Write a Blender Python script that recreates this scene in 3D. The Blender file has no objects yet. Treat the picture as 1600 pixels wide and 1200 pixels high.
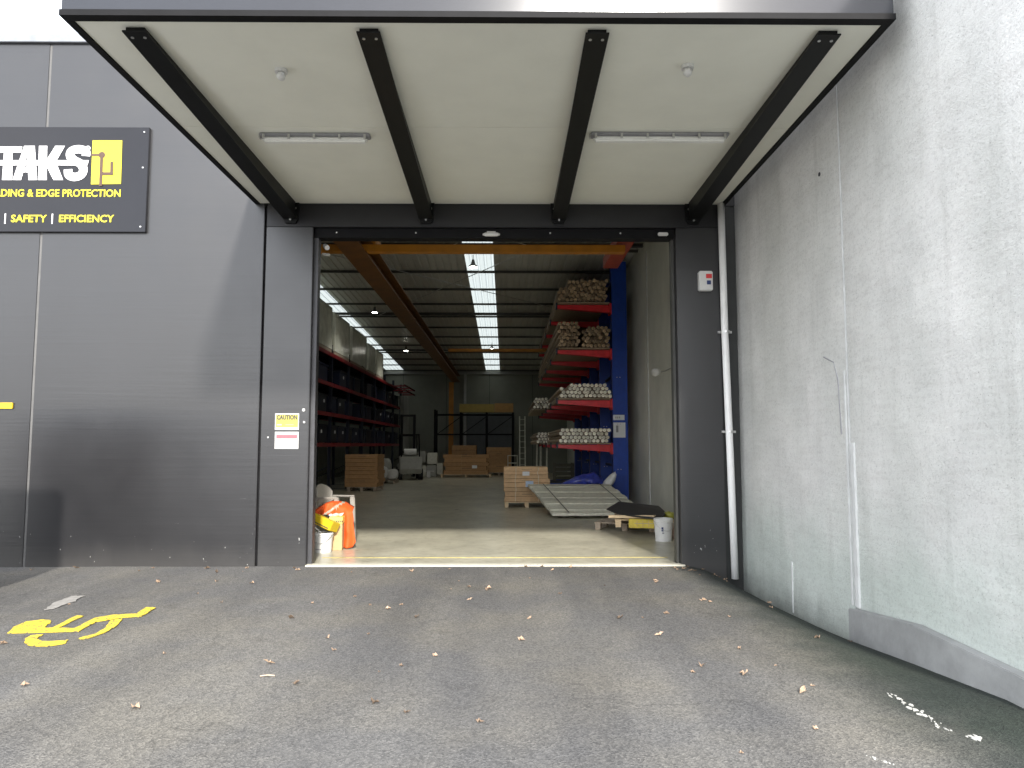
import bpy, bmesh, math, random
from mathutils import Vector, Matrix, noise
from mathutils.geometry import tessellate_polygon
R = math.radians
random.seed(7)
S = bpy.context.scene
COL = S.collection

# ------------------------------------------------------------------ camera
cam = bpy.data.objects.new('camera', bpy.data.cameras.new('camera'))
COL.objects.link(cam)
cam.location = (0, 0, 1.6)
cam.rotation_euler = (R(90 + 4.72), 0, R(-0.5))
cam.data.sensor_width = 36
cam.data.lens = 36 * 1150 / 1600
cam.data.clip_end = 2000
S.camera = cam

# ------------------------------------------------------------------ light
SUN_DIR = Vector((-0.155, 1.0, -0.585)).normalized()        # the way the light travels
SUN_EL = math.asin(-SUN_DIR.z)
SUN_ROT = math.atan2(-SUN_DIR.x, -SUN_DIR.y)
world = bpy.data.worlds.new('World')
S.world = world
world.use_nodes = True
nt = world.node_tree
nt.nodes.clear()
out = nt.nodes.new('ShaderNodeOutputWorld')
bg = nt.nodes.new('ShaderNodeBackground')
sky = nt.nodes.new('ShaderNodeTexSky')
sky.sky_type = 'NISHITA'
sky.sun_disc = False
sky.sun_elevation = SUN_EL
sky.sun_rotation = SUN_ROT
sky.dust_density = 1.5
tc = nt.nodes.new('ShaderNodeTexCoord')
mp = nt.nodes.new('ShaderNodeMapping')
mp.inputs['Scale'].default_value = (1.6, 1.6, 4.0)
mp.inputs['Location'].default_value = (0.35, 0.1, 0.2)
cn = nt.nodes.new('ShaderNodeTexNoise')
cn.inputs['Scale'].default_value = 1.7
cn.inputs['Detail'].default_value = 7
cn.inputs['Roughness'].default_value = 0.55
cr = nt.nodes.new('ShaderNodeValToRGB')
cr.color_ramp.elements[0].position = 0.34
cr.color_ramp.elements[0].color = (0.35, 0.35, 0.35, 1)
cr.color_ramp.elements[1].position = 0.56
mx = nt.nodes.new('ShaderNodeMix')
mx.data_type = 'RGBA'
mx.inputs[7].default_value = (7.6, 7.8, 8.2, 1)
L = nt.links.new
L(tc.outputs['Generated'], mp.inputs['Vector'])
L(mp.outputs[0], cn.inputs['Vector'])
L(cn.outputs['Fac'], cr.inputs[0])
L(cr.outputs[0], mx.inputs[0])
L(sky.outputs[0], mx.inputs[6])
L(mx.outputs[2], bg.inputs['Color'])
bg.inputs['Strength'].default_value = 0.14
L(bg.outputs[0], out.inputs[0])

sl = bpy.data.lights.new('sun', 'SUN')
sl.energy = 2.1
sl.angle = R(3.5)
sl.color = (1.0, 0.95, 0.87)
so = bpy.data.objects.new('sun', sl)
COL.objects.link(so)
so.rotation_euler = (-SUN_DIR).to_track_quat('Z', 'Y').to_euler()
so.location = (3, -20, 20)

S.view_settings.view_transform = 'Standard'
S.view_settings.look = 'None'
S.view_settings.gamma = 1
S.view_settings.use_curve_mapping = False
S.view_settings.exposure = 1.8
S.cycles.use_denoising = True
S.cycles.max_bounces = 10
S.cycles.diffuse_bounces = 6
S.cycles.sample_clamp_indirect = 8

# ------------------------------------------------------------------ materials
_mats = {}
def mat(name, col, rough=0.6, metal=0.0, var=0.12, scale=6.0, bump=0.0, bscale=60.0, spec=0.5, col2=None, rnd=0.0, streak=None, coords='Object'):
    if name in _mats: return _mats[name]
    m = bpy.data.materials.new(name); m.use_nodes = True
    n = m.node_tree; b = n.nodes['Principled BSDF']; l = n.links.new
    b.inputs['Roughness'].default_value = rough
    b.inputs['Metallic'].default_value = metal
    b.inputs['Specular IOR Level'].default_value = spec
    if coords == 'World':
        t = n.nodes.new('ShaderNodeNewGeometry'); vec = t.outputs['Position']
    else:
        t = n.nodes.new('ShaderNodeTexCoord'); vec = t.outputs['Object']
    if streak:
        mpn = n.nodes.new('ShaderNodeMapping'); mpn.inputs['Scale'].default_value = streak
        l(vec, mpn.inputs['Vector']); vec2 = mpn.outputs[0]
    else: vec2 = vec
    ns = n.nodes.new('ShaderNodeTexNoise'); ns.inputs['Scale'].default_value = scale
    ns.inputs['Detail'].default_value = 6; ns.inputs['Roughness'].default_value = 0.62
    l(vec2, ns.inputs['Vector'])
    rp = n.nodes.new('ShaderNodeValToRGB')
    rp.color_ramp.elements[0].position = 0.32; rp.color_ramp.elements[1].position = 0.68
    c2 = col2 or tuple(c * (1 + var) for c in col)
    c1 = tuple(c * (1 - var) for c in col) if not col2 else col
    rp.color_ramp.elements[0].color = (*c1, 1); rp.color_ramp.elements[1].color = (*c2, 1)
    l(ns.outputs['Fac'], rp.inputs[0])
    colout = rp.outputs[0]
    if rnd:
        oi = n.nodes.new('ShaderNodeObjectInfo')
        mr = n.nodes.new('ShaderNodeMapRange'); mr.inputs[3].default_value = 1 - rnd; mr.inputs[4].default_value = 1 + rnd
        l(oi.outputs['Random'], mr.inputs[0])
        hv = n.nodes.new('ShaderNodeHueSaturation'); l(mr.outputs[0], hv.inputs['Value']); l(colout, hv.inputs['Color']); colout = hv.outputs[0]
    l(colout, b.inputs['Base Color'])
    if bump:
        nb = n.nodes.new('ShaderNodeTexNoise'); nb.inputs['Scale'].default_value = bscale; nb.inputs['Detail'].default_value = 4
        l(vec, nb.inputs['Vector'])
        bp = n.nodes.new('ShaderNodeBump'); bp.inputs['Strength'].default_value = bump; bp.inputs['Distance'].default_value = 0.01
        l(nb.outputs['Fac'], bp.inputs['Height']); l(bp.outputs[0], b.inputs['Normal'])
    _mats[name] = m
    return m

def emis(name, col, strength):
    m = bpy.data.materials.new(name); m.use_nodes = True
    b = m.node_tree.nodes['Principled BSDF']
    b.inputs['Base Color'].default_value = (0.8, 0.8, 0.8, 1)
    b.inputs['Emission Color'].default_value = (*col, 1); b.inputs['Emission Strength'].default_value = strength
    return m

def asphalt_mat():
    m = bpy.data.materials.new('asphalt'); m.use_nodes = True
    n = m.node_tree; b = n.nodes['Principled BSDF']; l = n.links.new
    b.inputs['Roughness'].default_value = 0.85
    b.inputs['Specular IOR Level'].default_value = 0.35
    g = n.nodes.new('ShaderNodeNewGeometry')
    def noi(s, d=4, r=0.6, stretch=None):
        x = n.nodes.new('ShaderNodeTexNoise'); x.inputs['Scale'].default_value = s; x.inputs['Detail'].default_value = d; x.inputs['Roughness'].default_value = r
        if stretch:
            mm = n.nodes.new('ShaderNodeMapping'); mm.inputs['Scale'].default_value = stretch; mm.inputs['Rotation'].default_value = (0, 0, R(-18))
            l(g.outputs['Position'], mm.inputs['Vector']); l(mm.outputs[0], x.inputs['Vector'])
        else: l(g.outputs['Position'], x.inputs['Vector'])
        return x.outputs['Fac']
    def ramp(f, p0, c0, p1, c1):
        r = n.nodes.new('ShaderNodeValToRGB'); e = r.color_ramp.elements
        e[0].position = p0; e[0].color = (*c0, 1); e[1].position = p1; e[1].color = (*c1, 1)
        l(f, r.inputs[0]); return r.outputs[0]
    def mul(a, bb, f=1.0, mode='MULTIPLY'):
        x = n.nodes.new('ShaderNodeMix'); x.data_type = 'RGBA'; x.blend_type = mode; x.inputs[0].default_value = f
        l(a, x.inputs[6]); l(bb, x.inputs[7]); return x.outputs[2]
    base = ramp(noi(1.1, 5, 0.6, (1.0, 0.35, 1)), 0.3, (0.106, 0.104, 0.101), 0.7, (0.138, 0.135, 0.129))
    v = n.nodes.new('ShaderNodeTexVoronoi'); v.inputs['Scale'].default_value = 75
    l(g.outputs['Position'], v.inputs['Vector'])
    stones = ramp(v.outputs['Color'], 0.15, (0.70, 0.70, 0.70), 0.9, (1.38, 1.36, 1.32))
    c = mul(base, stones)
    c = mul(c, ramp(noi(190, 2), 0.35, (0.72, 0.72, 0.72), 0.68, (1.28, 1.28, 1.28)))
    # faint tan stains and darker wheel-worn patches
    c = mul(c, ramp(noi(0.55, 3), 0.42, (0.86, 0.87, 0.9), 0.62, (1.08, 1.05, 0.98)))
    c = mul(c, ramp(noi(1.5, 3, 0.5, (1.0, 0.09, 1)), 0.36, (0.80, 0.80, 0.81), 0.6, (1.06, 1.05, 1.03)))     # tyre-worn lanes towards the door
    c = mul(c, ramp(noi(2.3, 5, 0.6), 0.27, (0.80, 0.79, 0.78), 0.38, (1, 1, 1)))       # oil drips
    vc = n.nodes.new('ShaderNodeTexVoronoi'); vc.feature = 'DISTANCE_TO_EDGE'; vc.inputs['Scale'].default_value = 0.33
    wv = n.nodes.new('ShaderNodeVectorMath'); wv.operation = 'MULTIPLY_ADD'; wn = n.nodes.new('ShaderNodeTexNoise'); wn.inputs['Scale'].default_value = 1.8; wn.inputs['Detail'].default_value = 5
    l(g.outputs['Position'], wn.inputs['Vector']); l(wn.outputs['Color'], wv.inputs[0]); wv.inputs[1].default_value = (0.9, 0.9, 0); l(g.outputs['Position'], wv.inputs[2]); l(wv.outputs[0], vc.inputs['Vector'])
    c = mul(c, ramp(vc.outputs['Distance'], 0.001, (0.78, 0.78, 0.78), 0.0035, (1, 1, 1)))      # hairline cracks
    # shade along the foot of the concrete wall, painted into the asphalt colour
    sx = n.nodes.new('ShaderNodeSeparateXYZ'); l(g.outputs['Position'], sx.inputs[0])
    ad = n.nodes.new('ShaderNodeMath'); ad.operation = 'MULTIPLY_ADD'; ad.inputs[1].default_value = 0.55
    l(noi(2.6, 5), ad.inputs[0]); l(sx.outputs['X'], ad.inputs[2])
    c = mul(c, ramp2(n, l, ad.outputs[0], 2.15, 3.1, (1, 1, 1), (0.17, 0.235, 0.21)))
    l(c, b.inputs['Base Color'])
    bp = n.nodes.new('ShaderNodeBump'); bp.inputs['Strength'].default_value = 0.8; bp.inputs['Distance'].default_value = 0.006
    l(v.outputs['Distance'], bp.inputs['Height']); l(bp.outputs[0], b.inputs['Normal'])
    return m

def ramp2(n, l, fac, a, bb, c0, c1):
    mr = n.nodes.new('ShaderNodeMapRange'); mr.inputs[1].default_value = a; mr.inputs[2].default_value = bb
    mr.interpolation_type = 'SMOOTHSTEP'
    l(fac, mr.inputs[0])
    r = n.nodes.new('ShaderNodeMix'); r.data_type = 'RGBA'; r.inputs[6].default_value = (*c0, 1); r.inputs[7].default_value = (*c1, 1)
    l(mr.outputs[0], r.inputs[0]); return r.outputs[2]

def concrete_wall_mat():
    m = bpy.data.materials.new('rough_concrete'); m.use_nodes = True
    n = m.node_tree; b = n.nodes['Principled BSDF']; l = n.links.new
    b.inputs['Roughness'].default_value = 0.8
    b.inputs['Specular IOR Level'].default_value = 0.3
    g = n.nodes.new('ShaderNodeNewGeometry')
    sx = n.nodes.new('ShaderNodeSeparateXYZ'); l(g.outputs['Position'], sx.inputs[0])
    def noi(s, d=5, r=0.6, st=(1, 1, 1), rot=(0, 0, 0)):
        x = n.nodes.new('ShaderNodeTexNoise'); x.inputs['Scale'].default_value = s; x.inputs['Detail'].default_value = d; x.inputs['Roughness'].default_value = r
        mm = n.nodes.new('ShaderNodeMapping'); mm.inputs['Scale'].default_value = st; mm.inputs['Rotation'].default_value = rot
        l(g.outputs['Position'], mm.inputs['Vector']); l(mm.outputs[0], x.inputs['Vector'])
        return x.outputs['Fac']
    def ramp(f, p0, c0, p1, c1):
        r = n.nodes.new('ShaderNodeValToRGB'); e = r.color_ramp.elements
        e[0].position = p0; e[0].color = (*c0, 1); e[1].position = p1; e[1].color = (*c1, 1)
        l(f, r.inputs[0]); return r.outputs[0]
    def mix(a, bb, f=1.0, mode='MULTIPLY', fs=None):
        x = n.nodes.new('ShaderNodeMix'); x.data_type = 'RGBA'; x.blend_type = mode; x.inputs[0].default_value = f
        if fs is not None: l(fs, x.inputs[0])
        l(a, x.inputs[6]); l(bb, x.inputs[7]); return x.outputs[2]
    c = ramp(noi(1.3, 6, 0.6), 0.3, (0.60, 0.595, 0.575), 0.72, (0.71, 0.70, 0.675))
    streaks = noi(9, 5, 0.7, (1, 0.28, 2.6), (R(3), 0, 0))         # trowel marks running along the wall
    c = mix(c, ramp(streaks, 0.32, (0.94, 0.94, 0.94), 0.56, (1.01, 1.02, 1.02)))
    c = mix(c, ramp(noi(38, 5, 0.75, (1, 0.9, 1.0)), 0.38, (0.88, 0.88, 0.88), 0.50, (1.03, 1.03, 1.03)))
    c = mix(c, ramp(noi(0.9, 4, 0.5, (1, 1, 0.4)), 0.40, (0.86, 0.87, 0.86), 0.6, (1, 1, 1)))
    c = mix(c, ramp(noi(5.5, 5, 0.6, (1, 1, 0.07)), 0.28, (0.90, 0.90, 0.895), 0.46, (1, 1, 1)))       # run-down stains
    vp = n.nodes.new('ShaderNodeTexVoronoi'); vp.inputs['Scale'].default_value = 26; l(g.outputs['Position'], vp.inputs['Vector'])
    c = mix(c, ramp(vp.outputs['Distance'], 0.07, (0.55, 0.55, 0.55), 0.13, (1, 1, 1)))      # pores
    # greenish tint low on the wall, darker again towards its foot
    ad = n.nodes.new('ShaderNodeMath'); ad.operation = 'MULTIPLY_ADD'; ad.inputs[1].default_value = 1.1
    l(noi(1.6, 5), ad.inputs[0]); l(sx.outputs['Z'], ad.inputs[2])
    c = mix(c, ramp2(n, l, ad.outputs[0], 0.8, 1.9, (0.84, 0.91, 0.88), (1, 1, 1)))
    ad2 = n.nodes.new('ShaderNodeMath'); ad2.operation = 'MULTIPLY_ADD'; ad2.inputs[1].default_value = 0.5
    l(noi(4, 5), ad2.inputs[0]); l(sx.outputs['Z'], ad2.inputs[2])
    c = mix(c, ramp2(n, l, ad2.outputs[0], -0.15, 0.5, (0.62, 0.61, 0.60), (1, 1, 1)))
    # slightly greyer towards the dark return
    ad3 = n.nodes.new('ShaderNodeMath'); ad3.operation = 'MULTIPLY_ADD'; ad3.inputs[1].default_value = 0.6
    l(noi(3, 4), ad3.inputs[0]); l(sx.outputs['Y'], ad3.inputs[2])
    c = mix(c, ramp2(n, l, ad3.outputs[0], 9.5, 10.3, (1, 1, 1), (0.85, 0.85, 0.86)))
    l(c, b.inputs['Base Color'])
    hb = n.nodes.new('ShaderNodeMath'); hb.operation = 'MULTIPLY_ADD'; hb.inputs[1].default_value = 0.3
    l(streaks, hb.inputs[0]); l(noi(55, 4, 0.7), hb.inputs[2])
    bp = n.nodes.new('ShaderNodeBump'); bp.inputs['Strength'].default_value = 0.6; bp.inputs['Distance'].default_value = 0.013
    l(hb.outputs[0], bp.inputs['Height']); l(bp.outputs[0], b.inputs['Normal'])
    return m

def slab_mat():
    m = bpy.data.materials.new('polished_slab'); m.use_nodes = True
    n = m.node_tree; b = n.nodes['Principled BSDF']; l = n.links.new
    b.inputs['Specular IOR Level'].default_value = 0.5
    g = n.nodes.new('ShaderNodeNewGeometry')
    def noi(s, d=5, st=(1, 1, 1)):
        x = n.nodes.new('ShaderNodeTexNoise'); x.inputs['Scale'].default_value = s; x.inputs['Detail'].default_value = d; x.inputs['Roughness'].default_value = 0.65
        mm = n.nodes.new('ShaderNodeMapping'); mm.inputs['Scale'].default_value = st
        l(g.outputs['Position'], mm.inputs['Vector']); l(mm.outputs[0], x.inputs['Vector'])
        return x.outputs['Fac']
    r = n.nodes.new('ShaderNodeValToRGB'); e = r.color_ramp.elements
    e[0].position = 0.3; e[0].color = (0.32, 0.305, 0.24, 1); e[1].position = 0.68; e[1].color = (0.52, 0.495, 0.39, 1)
    l(noi(1.1, 7, (1, 0.8, 1)), r.inputs[0])
    r2 = n.nodes.new('ShaderNodeValToRGB'); e = r2.color_ramp.elements
    e[0].position = 0.30; e[0].color = (0.72, 0.70, 0.66, 1); e[1].position = 0.5; e[1].color = (1, 1, 1, 1)
    l(noi(7, 6), r2.inputs[0])
    x = n.nodes.new('ShaderNodeMix'); x.data_type = 'RGBA'; x.blend_type = 'MULTIPLY'; x.inputs[0].default_value = 1
    l(r.outputs[0], x.inputs[6]); l(r2.outputs[0], x.inputs[7]); l(x.outputs[2], b.inputs['Base Color'])
    mr = n.nodes.new('ShaderNodeMapRange'); mr.inputs[3].default_value = 0.2; mr.inputs[4].default_value = 0.45
    l(noi(3), mr.inputs[0]); l(mr.outputs[0], b.inputs['Roughness'])
    return m

def facade_mat(name, col, rough=0.42):
    """dark precast paint with dusty lower part, faint horizontal form lines and scuffs"""
    m = bpy.data.materials.new(name); m.use_nodes = True
    n = m.node_tree; b = n.nodes['Principled BSDF']; l = n.links.new
    b.inputs['Specular IOR Level'].default_value = 0.8
    g = n.nodes.new('ShaderNodeNewGeometry')
    def noi(s, d=5, st=(1, 1, 1), r=0.6):
        x = n.nodes.new('ShaderNodeTexNoise'); x.inputs['Scale'].default_value = s; x.inputs['Detail'].default_value = d; x.inputs['Roughness'].default_value = r
        mm = n.nodes.new('ShaderNodeMapping'); mm.inputs['Scale'].default_value = st
        l(g.outputs['Position'], mm.inputs['Vector']); l(mm.outputs[0], x.inputs['Vector'])
        return x.outputs['Fac']
    def ramp(f, p0, c0, p1, c1):
        r = n.nodes.new('ShaderNodeValToRGB'); e = r.color_ramp.elements
        e[0].position = p0; e[0].color = (*c0, 1); e[1].position = p1; e[1].color = (*c1, 1)
        l(f, r.inputs[0]); return r.outputs[0]
    def mix(a, bb, mode='MULTIPLY', f=1.0):
        x = n.nodes.new('ShaderNodeMix'); x.data_type = 'RGBA'; x.blend_type = mode; x.inputs[0].default_value = f
        l(a, x.inputs[6]); l(bb, x.inputs[7]); return x.outputs[2]
    c = ramp(noi(0.8, 5, (1, 1, 0.5)), 0.3, tuple(k * 0.9 for k in col), 0.7, tuple(k * 1.12 for k in col))
    c = mix(c, ramp(noi(3.5, 5, (0.12, 1, 9)), 0.3, (0.93, 0.93, 0.93), 0.7, (1.06, 1.06, 1.06)))
    scuff = ramp(noi(5.5, 3, (0.35, 1, 2.2), 0.5), 0.765, (0, 0, 0), 0.79, (0.22, 0.22, 0.22))
    c = mix(c, scuff, 'ADD', 0.5)
    sz = n.nodes.new('ShaderNodeSeparateXYZ'); l(g.outputs['Position'], sz.inputs[0])
    dz = n.nodes.new('ShaderNodeMath'); dz.operation = 'MULTIPLY_ADD'; dz.inputs[1].default_value = 0.5; l(noi(2.2, 5, (1, 1, 0.3)), dz.inputs[0]); l(sz.outputs['Z'], dz.inputs[2])
    dust = ramp2(n, l, dz.outputs[0], 0.18, 0.62, (0.020, 0.019, 0.017), (0, 0, 0))
    c = mix(c, dust, 'ADD')
    chip = ramp(noi(30, 3, (1, 1, 0.5), 0.5), 0.735, (0, 0, 0), 0.765, (1, 1, 1))
    low = ramp2(n, l, sz.outputs['Z'], 0.25, 0.75, (0.38, 0.38, 0.36), (0, 0, 0))
    c = mix(c, mix(chip, low), 'ADD')
    l(c, b.inputs['Base Color'])
    mr = n.nodes.new('ShaderNodeMapRange'); mr.inputs[3].default_value = rough - 0.07; mr.inputs[4].default_value = rough + 0.1
    l(noi(1.5), mr.inputs[0]); l(mr.outputs[0], b.inputs['Roughness'])
    bp = n.nodes.new('ShaderNodeBump'); bp.inputs['Strength'].default_value = 0.12; bp.inputs['Distance'].default_value = 0.01
    l(noi(3.0, 4, (0.2, 1, 6)), bp.inputs['Height']); l(bp.outputs[0], b.inputs['Normal'])
    return m

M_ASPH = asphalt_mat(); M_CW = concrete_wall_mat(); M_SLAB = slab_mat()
M_FAC = facade_mat('charcoal_precast', (0.013, 0.013, 0.0145), 0.32)
M_PIL = facade_mat('charcoal_cladding', (0.014, 0.014, 0.0155), 0.32)
M_HEAD = mat('charcoal_header', (0.014, 0.014, 0.016), 0.4, 0, 0.1, 2, spec=0.4)
M_DARK = mat('black_steel', (0.006, 0.006, 0.007), 0.6, 0.0, 0.2, spec=0.15)
M_BEAM = mat('dark_beam_paint', (0.005, 0.0055, 0.0055), 0.45, 0.0, 0.25, 9, spec=0.2)
M_FASC = mat('grey_fascia_metal', (0.030, 0.032, 0.038), 0.16, 0.2, 0.1, 1.2)
M_SOFF = mat('soffit_board', (0.80, 0.80, 0.71), 0.55, 0, 0.03, 2, coords='World')
M_WHITE = mat('white_plastic', (0.66, 0.66, 0.64), 0.4, 0, 0.05, 12)
M_DIRTYW = mat('dirty_white_plastic', (0.56, 0.55, 0.52), 0.45, 0, 0.10, 9)
M_LENS = mat('frosted_lens', (0.86, 0.86, 0.82), 0.25, 0, 0.04, 30)
M_GALV = mat('galvanised', (0.66, 0.65, 0.55), 0.5, 0.1, 0.14, 10, rnd=0.16)
M_GREYM = mat('bolt_metal', (0.55, 0.55, 0.54), 0.35, 0.8)
M_SEAL = mat('sealant', (0.10, 0.098, 0.096), 0.7)
M_LSEAL = mat('pale_sealant', (0.60, 0.61, 0.60), 0.6)
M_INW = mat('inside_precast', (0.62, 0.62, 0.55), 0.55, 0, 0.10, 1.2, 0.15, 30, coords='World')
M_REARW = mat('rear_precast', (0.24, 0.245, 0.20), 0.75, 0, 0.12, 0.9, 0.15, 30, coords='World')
M_ROOF = mat('roof_underside', (0.62, 0.62, 0.57), 0.4, 0.0, 0.06, 3)
M_PURL = mat('purlin_steel', (0.085, 0.085, 0.078), 0.5, 0.3, 0.15, 4)
M_ORST = mat('orange_crane_paint', (0.48, 0.19, 0.012), 0.5, 0, 0.18, 3)
M_ORDK = mat('shaded_crane_paint', (0.15, 0.06, 0.010), 0.55, 0, 0.25, 3)  # crane orange for the runway beam, its shade painted into the colour
M_BLUE = mat('blue_rack_paint', (0.004, 0.050, 0.36), 0.4, 0, 0.15, 5)
M_DBLUE = mat('dark_blue_rack_paint', (0.003, 0.006, 0.02), 0.5, 0, 0.15, 5)
M_RED = mat('red_rack_paint', (0.72, 0.025, 0.035), 0.4, 0, 0.15, 5, rnd=0.1)
M_DRED = mat('deep_red_rack_paint', (0.22, 0.006, 0.012), 0.45, 0, 0.2, 3)
M_CARD = mat('cardboard', (0.58, 0.39, 0.22), 0.8, 0, 0.12, 8, rnd=0.22)
M_CARDD = mat('brown_cardboard', (0.42, 0.24, 0.11), 0.8, 0, 0.12, 8, rnd=0.14)
M_CARDL = mat('pale_cardboard', (0.48, 0.33, 0.17), 0.8, 0, 0.06, 8)
M_WOOD = mat('raw_pine', (0.66, 0.51, 0.32), 0.75, 0, 0.18, 12, streak=(1, 6, 6), rnd=0.12)
M_OLDW = mat('weathered_pine', (0.38, 0.31, 0.24), 0.85, 0, 0.25, 12, streak=(1, 6, 6), rnd=0.15)
M_STRAP = mat('pale_strap', (0.68, 0.60, 0.44), 0.5)
M_BSTRAP = mat('black_strap', (0.02, 0.02, 0.02), 0.5)
M_PAPER = mat('paper', (0.78, 0.79, 0.80), 0.7, 0, 0.03)
M_BPAPER = mat('bluish_paper', (0.50, 0.62, 0.80), 0.7, 0, 0.1, 60)
M_INK = mat('dark_ink', (0.03, 0.03, 0.04), 0.6)
M_GINK = mat('grey_ink', (0.30, 0.30, 0.31), 0.6)
M_TUBE = mat('tube_tan', (0.34, 0.26, 0.18), 0.6, 0, 0.2, 14, rnd=0.28)
M_TUBET = mat('tube_tan_end', (0.50, 0.37, 0.24), 0.6, 0, 0.2, 14, rnd=0.40)
M_TUBEP = mat('tube_pale', (0.88, 0.84, 0.72), 0.5, 0, 0.12, 14, rnd=0.25)
M_ORANGE = mat('hi_vis_orange', (0.62, 0.085, 0.008), 0.75, 0, 0.10, 9, 0.25, 40)
M_REFL = mat('reflective_tape', (0.40, 0.38, 0.30), 0.35, 0, 0.05)
M_YEL = mat('yellow_print', (0.62, 0.44, 0.015), 0.5, 0, 0.06)
M_DYEL = mat('dull_yellow_carton', (0.56, 0.44, 0.05), 0.6, 0, 0.18, 14)
M_PYEL = mat('yellow_road_paint', (0.16, 0.13, 0.06), 0.75, 0, 0.14, 34, 0.5, 90, coords='World', col2=(0.60, 0.46, 0.035))
for e_, p_ in zip(M_PYEL.node_tree.nodes['Color Ramp'].color_ramp.elements, (0.40, 0.47)): e_.position = p_
M_PFAD = mat('faded_road_paint', (0.25, 0.24, 0.225), 0.8, 0, 0.2, 15, coords='World')
M_LEMON = mat('lemon_print', (0.60, 0.52, 0.02), 0.45, 0, 0.03)
M_SIGN = mat('sign_panel', (0.016, 0.016, 0.019), 0.16, 0, 0.08, 1, spec=0.3)
M_WPRINT = mat('white_print', (0.72, 0.72, 0.72), 0.4, 0, 0.02)
M_PINK = mat('faded_red_print', (0.42, 0.10, 0.12), 0.6)
M_REDP = mat('red_print', (0.62, 0.04, 0.04), 0.5)
M_NAVY = mat('navy_print', (0.02, 0.04, 0.14), 0.5)
M_CHAIR = mat('grey_plastic', (0.32, 0.30, 0.27), 0.45, 0, 0.06)
M_RUBBER = mat('rubber', (0.018, 0.018, 0.018), 0.7)
M_MATB = mat('black_sheet', (0.030, 0.028, 0.027), 0.55, 0, 0.2, 8, 0.2, 30)
M_TARP = mat('blue_film', (0.03, 0.045, 0.30), 0.3, 0, 0.5, 10, 0.8, 14)
M_WFILM = mat('white_film', (0.70, 0.71, 0.70), 0.3, 0, 0.08, 10, 0.8, 14)
M_WRAP = mat('stretch_wrapped_white', (0.80, 0.81, 0.70), 0.22, 0.0, 0.18, 3, 0.8, 9, spec=1.0)
M_CRATE = mat('navy_plastic', (0.004, 0.007, 0.022), 0.45, 0, 0.2, 5, rnd=0.7)
M_LEAF = mat('dry_leaf', (0.27, 0.19, 0.13), 0.8, 0, 0.3, 40, rnd=0.65)
M_SPL = mat('white_spill', (0.40, 0.395, 0.37), 0.8, 0, 0.2, 30, coords='World')
M_VAN = mat('van_paint', (0.55, 0.56, 0.58), 0.25, 0, 0.03)
M_GLASS = mat('dark_glass', (0.02, 0.025, 0.03), 0.08)
M_FORK = mat('forklift_paint', (0.34, 0.34, 0.30), 0.4, 0, 0.1)
M_DGREEN = mat('grey_green_door', (0.14, 0.15, 0.15), 0.6)
M_LAMP = emis('lamp_glow', (1.0, 0.97, 0.86), 14)
def skylight_mat():
    m = bpy.data.materials.new('translucent_sheet'); m.use_nodes = True
    n = m.node_tree; n.nodes.remove(n.nodes['Principled BSDF'])
    t = n.nodes.new('ShaderNodeBsdfTranslucent'); t.inputs[0].default_value = (0.24, 0.26, 0.25, 1)
    d = n.nodes.new('ShaderNodeBsdfDiffuse'); d.inputs[0].default_value = (0.7, 0.7, 0.68, 1)
    x = n.nodes.new('ShaderNodeMixShader'); x.inputs[0].default_value = 0.12
    n.links.new(t.outputs[0], x.inputs[1]); n.links.new(d.outputs[0], x.inputs[2])
    n.links.new(x.outputs[0], n.nodes['Material Output'].inputs[0])
    return m
M_SKYL = skylight_mat()

# ------------------------------------------------------------------ helpers
def tag(o, label=None, cat=None, group=None, kind=None):
    if label: o['label'] = label
    if cat: o['category'] = cat
    if group: o['group'] = group
    if kind: o['kind'] = kind
    return o

def root(name, loc, label, cat, group=None, rz=0):
    o = bpy.data.objects.new(name, None); COL.objects.link(o)
    o.empty_display_size = 0.1
    o.location = loc
    o.rotation_euler = (0, 0, rz)
    return tag(o, label, cat, group)

def link(name, me, parent=None, loc=(0, 0, 0), rot=(0, 0, 0)):
    o = bpy.data.objects.new(name, me); COL.objects.link(o)
    o.location = loc; o.rotation_euler = rot
    if parent: o.parent = parent
    return o

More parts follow.
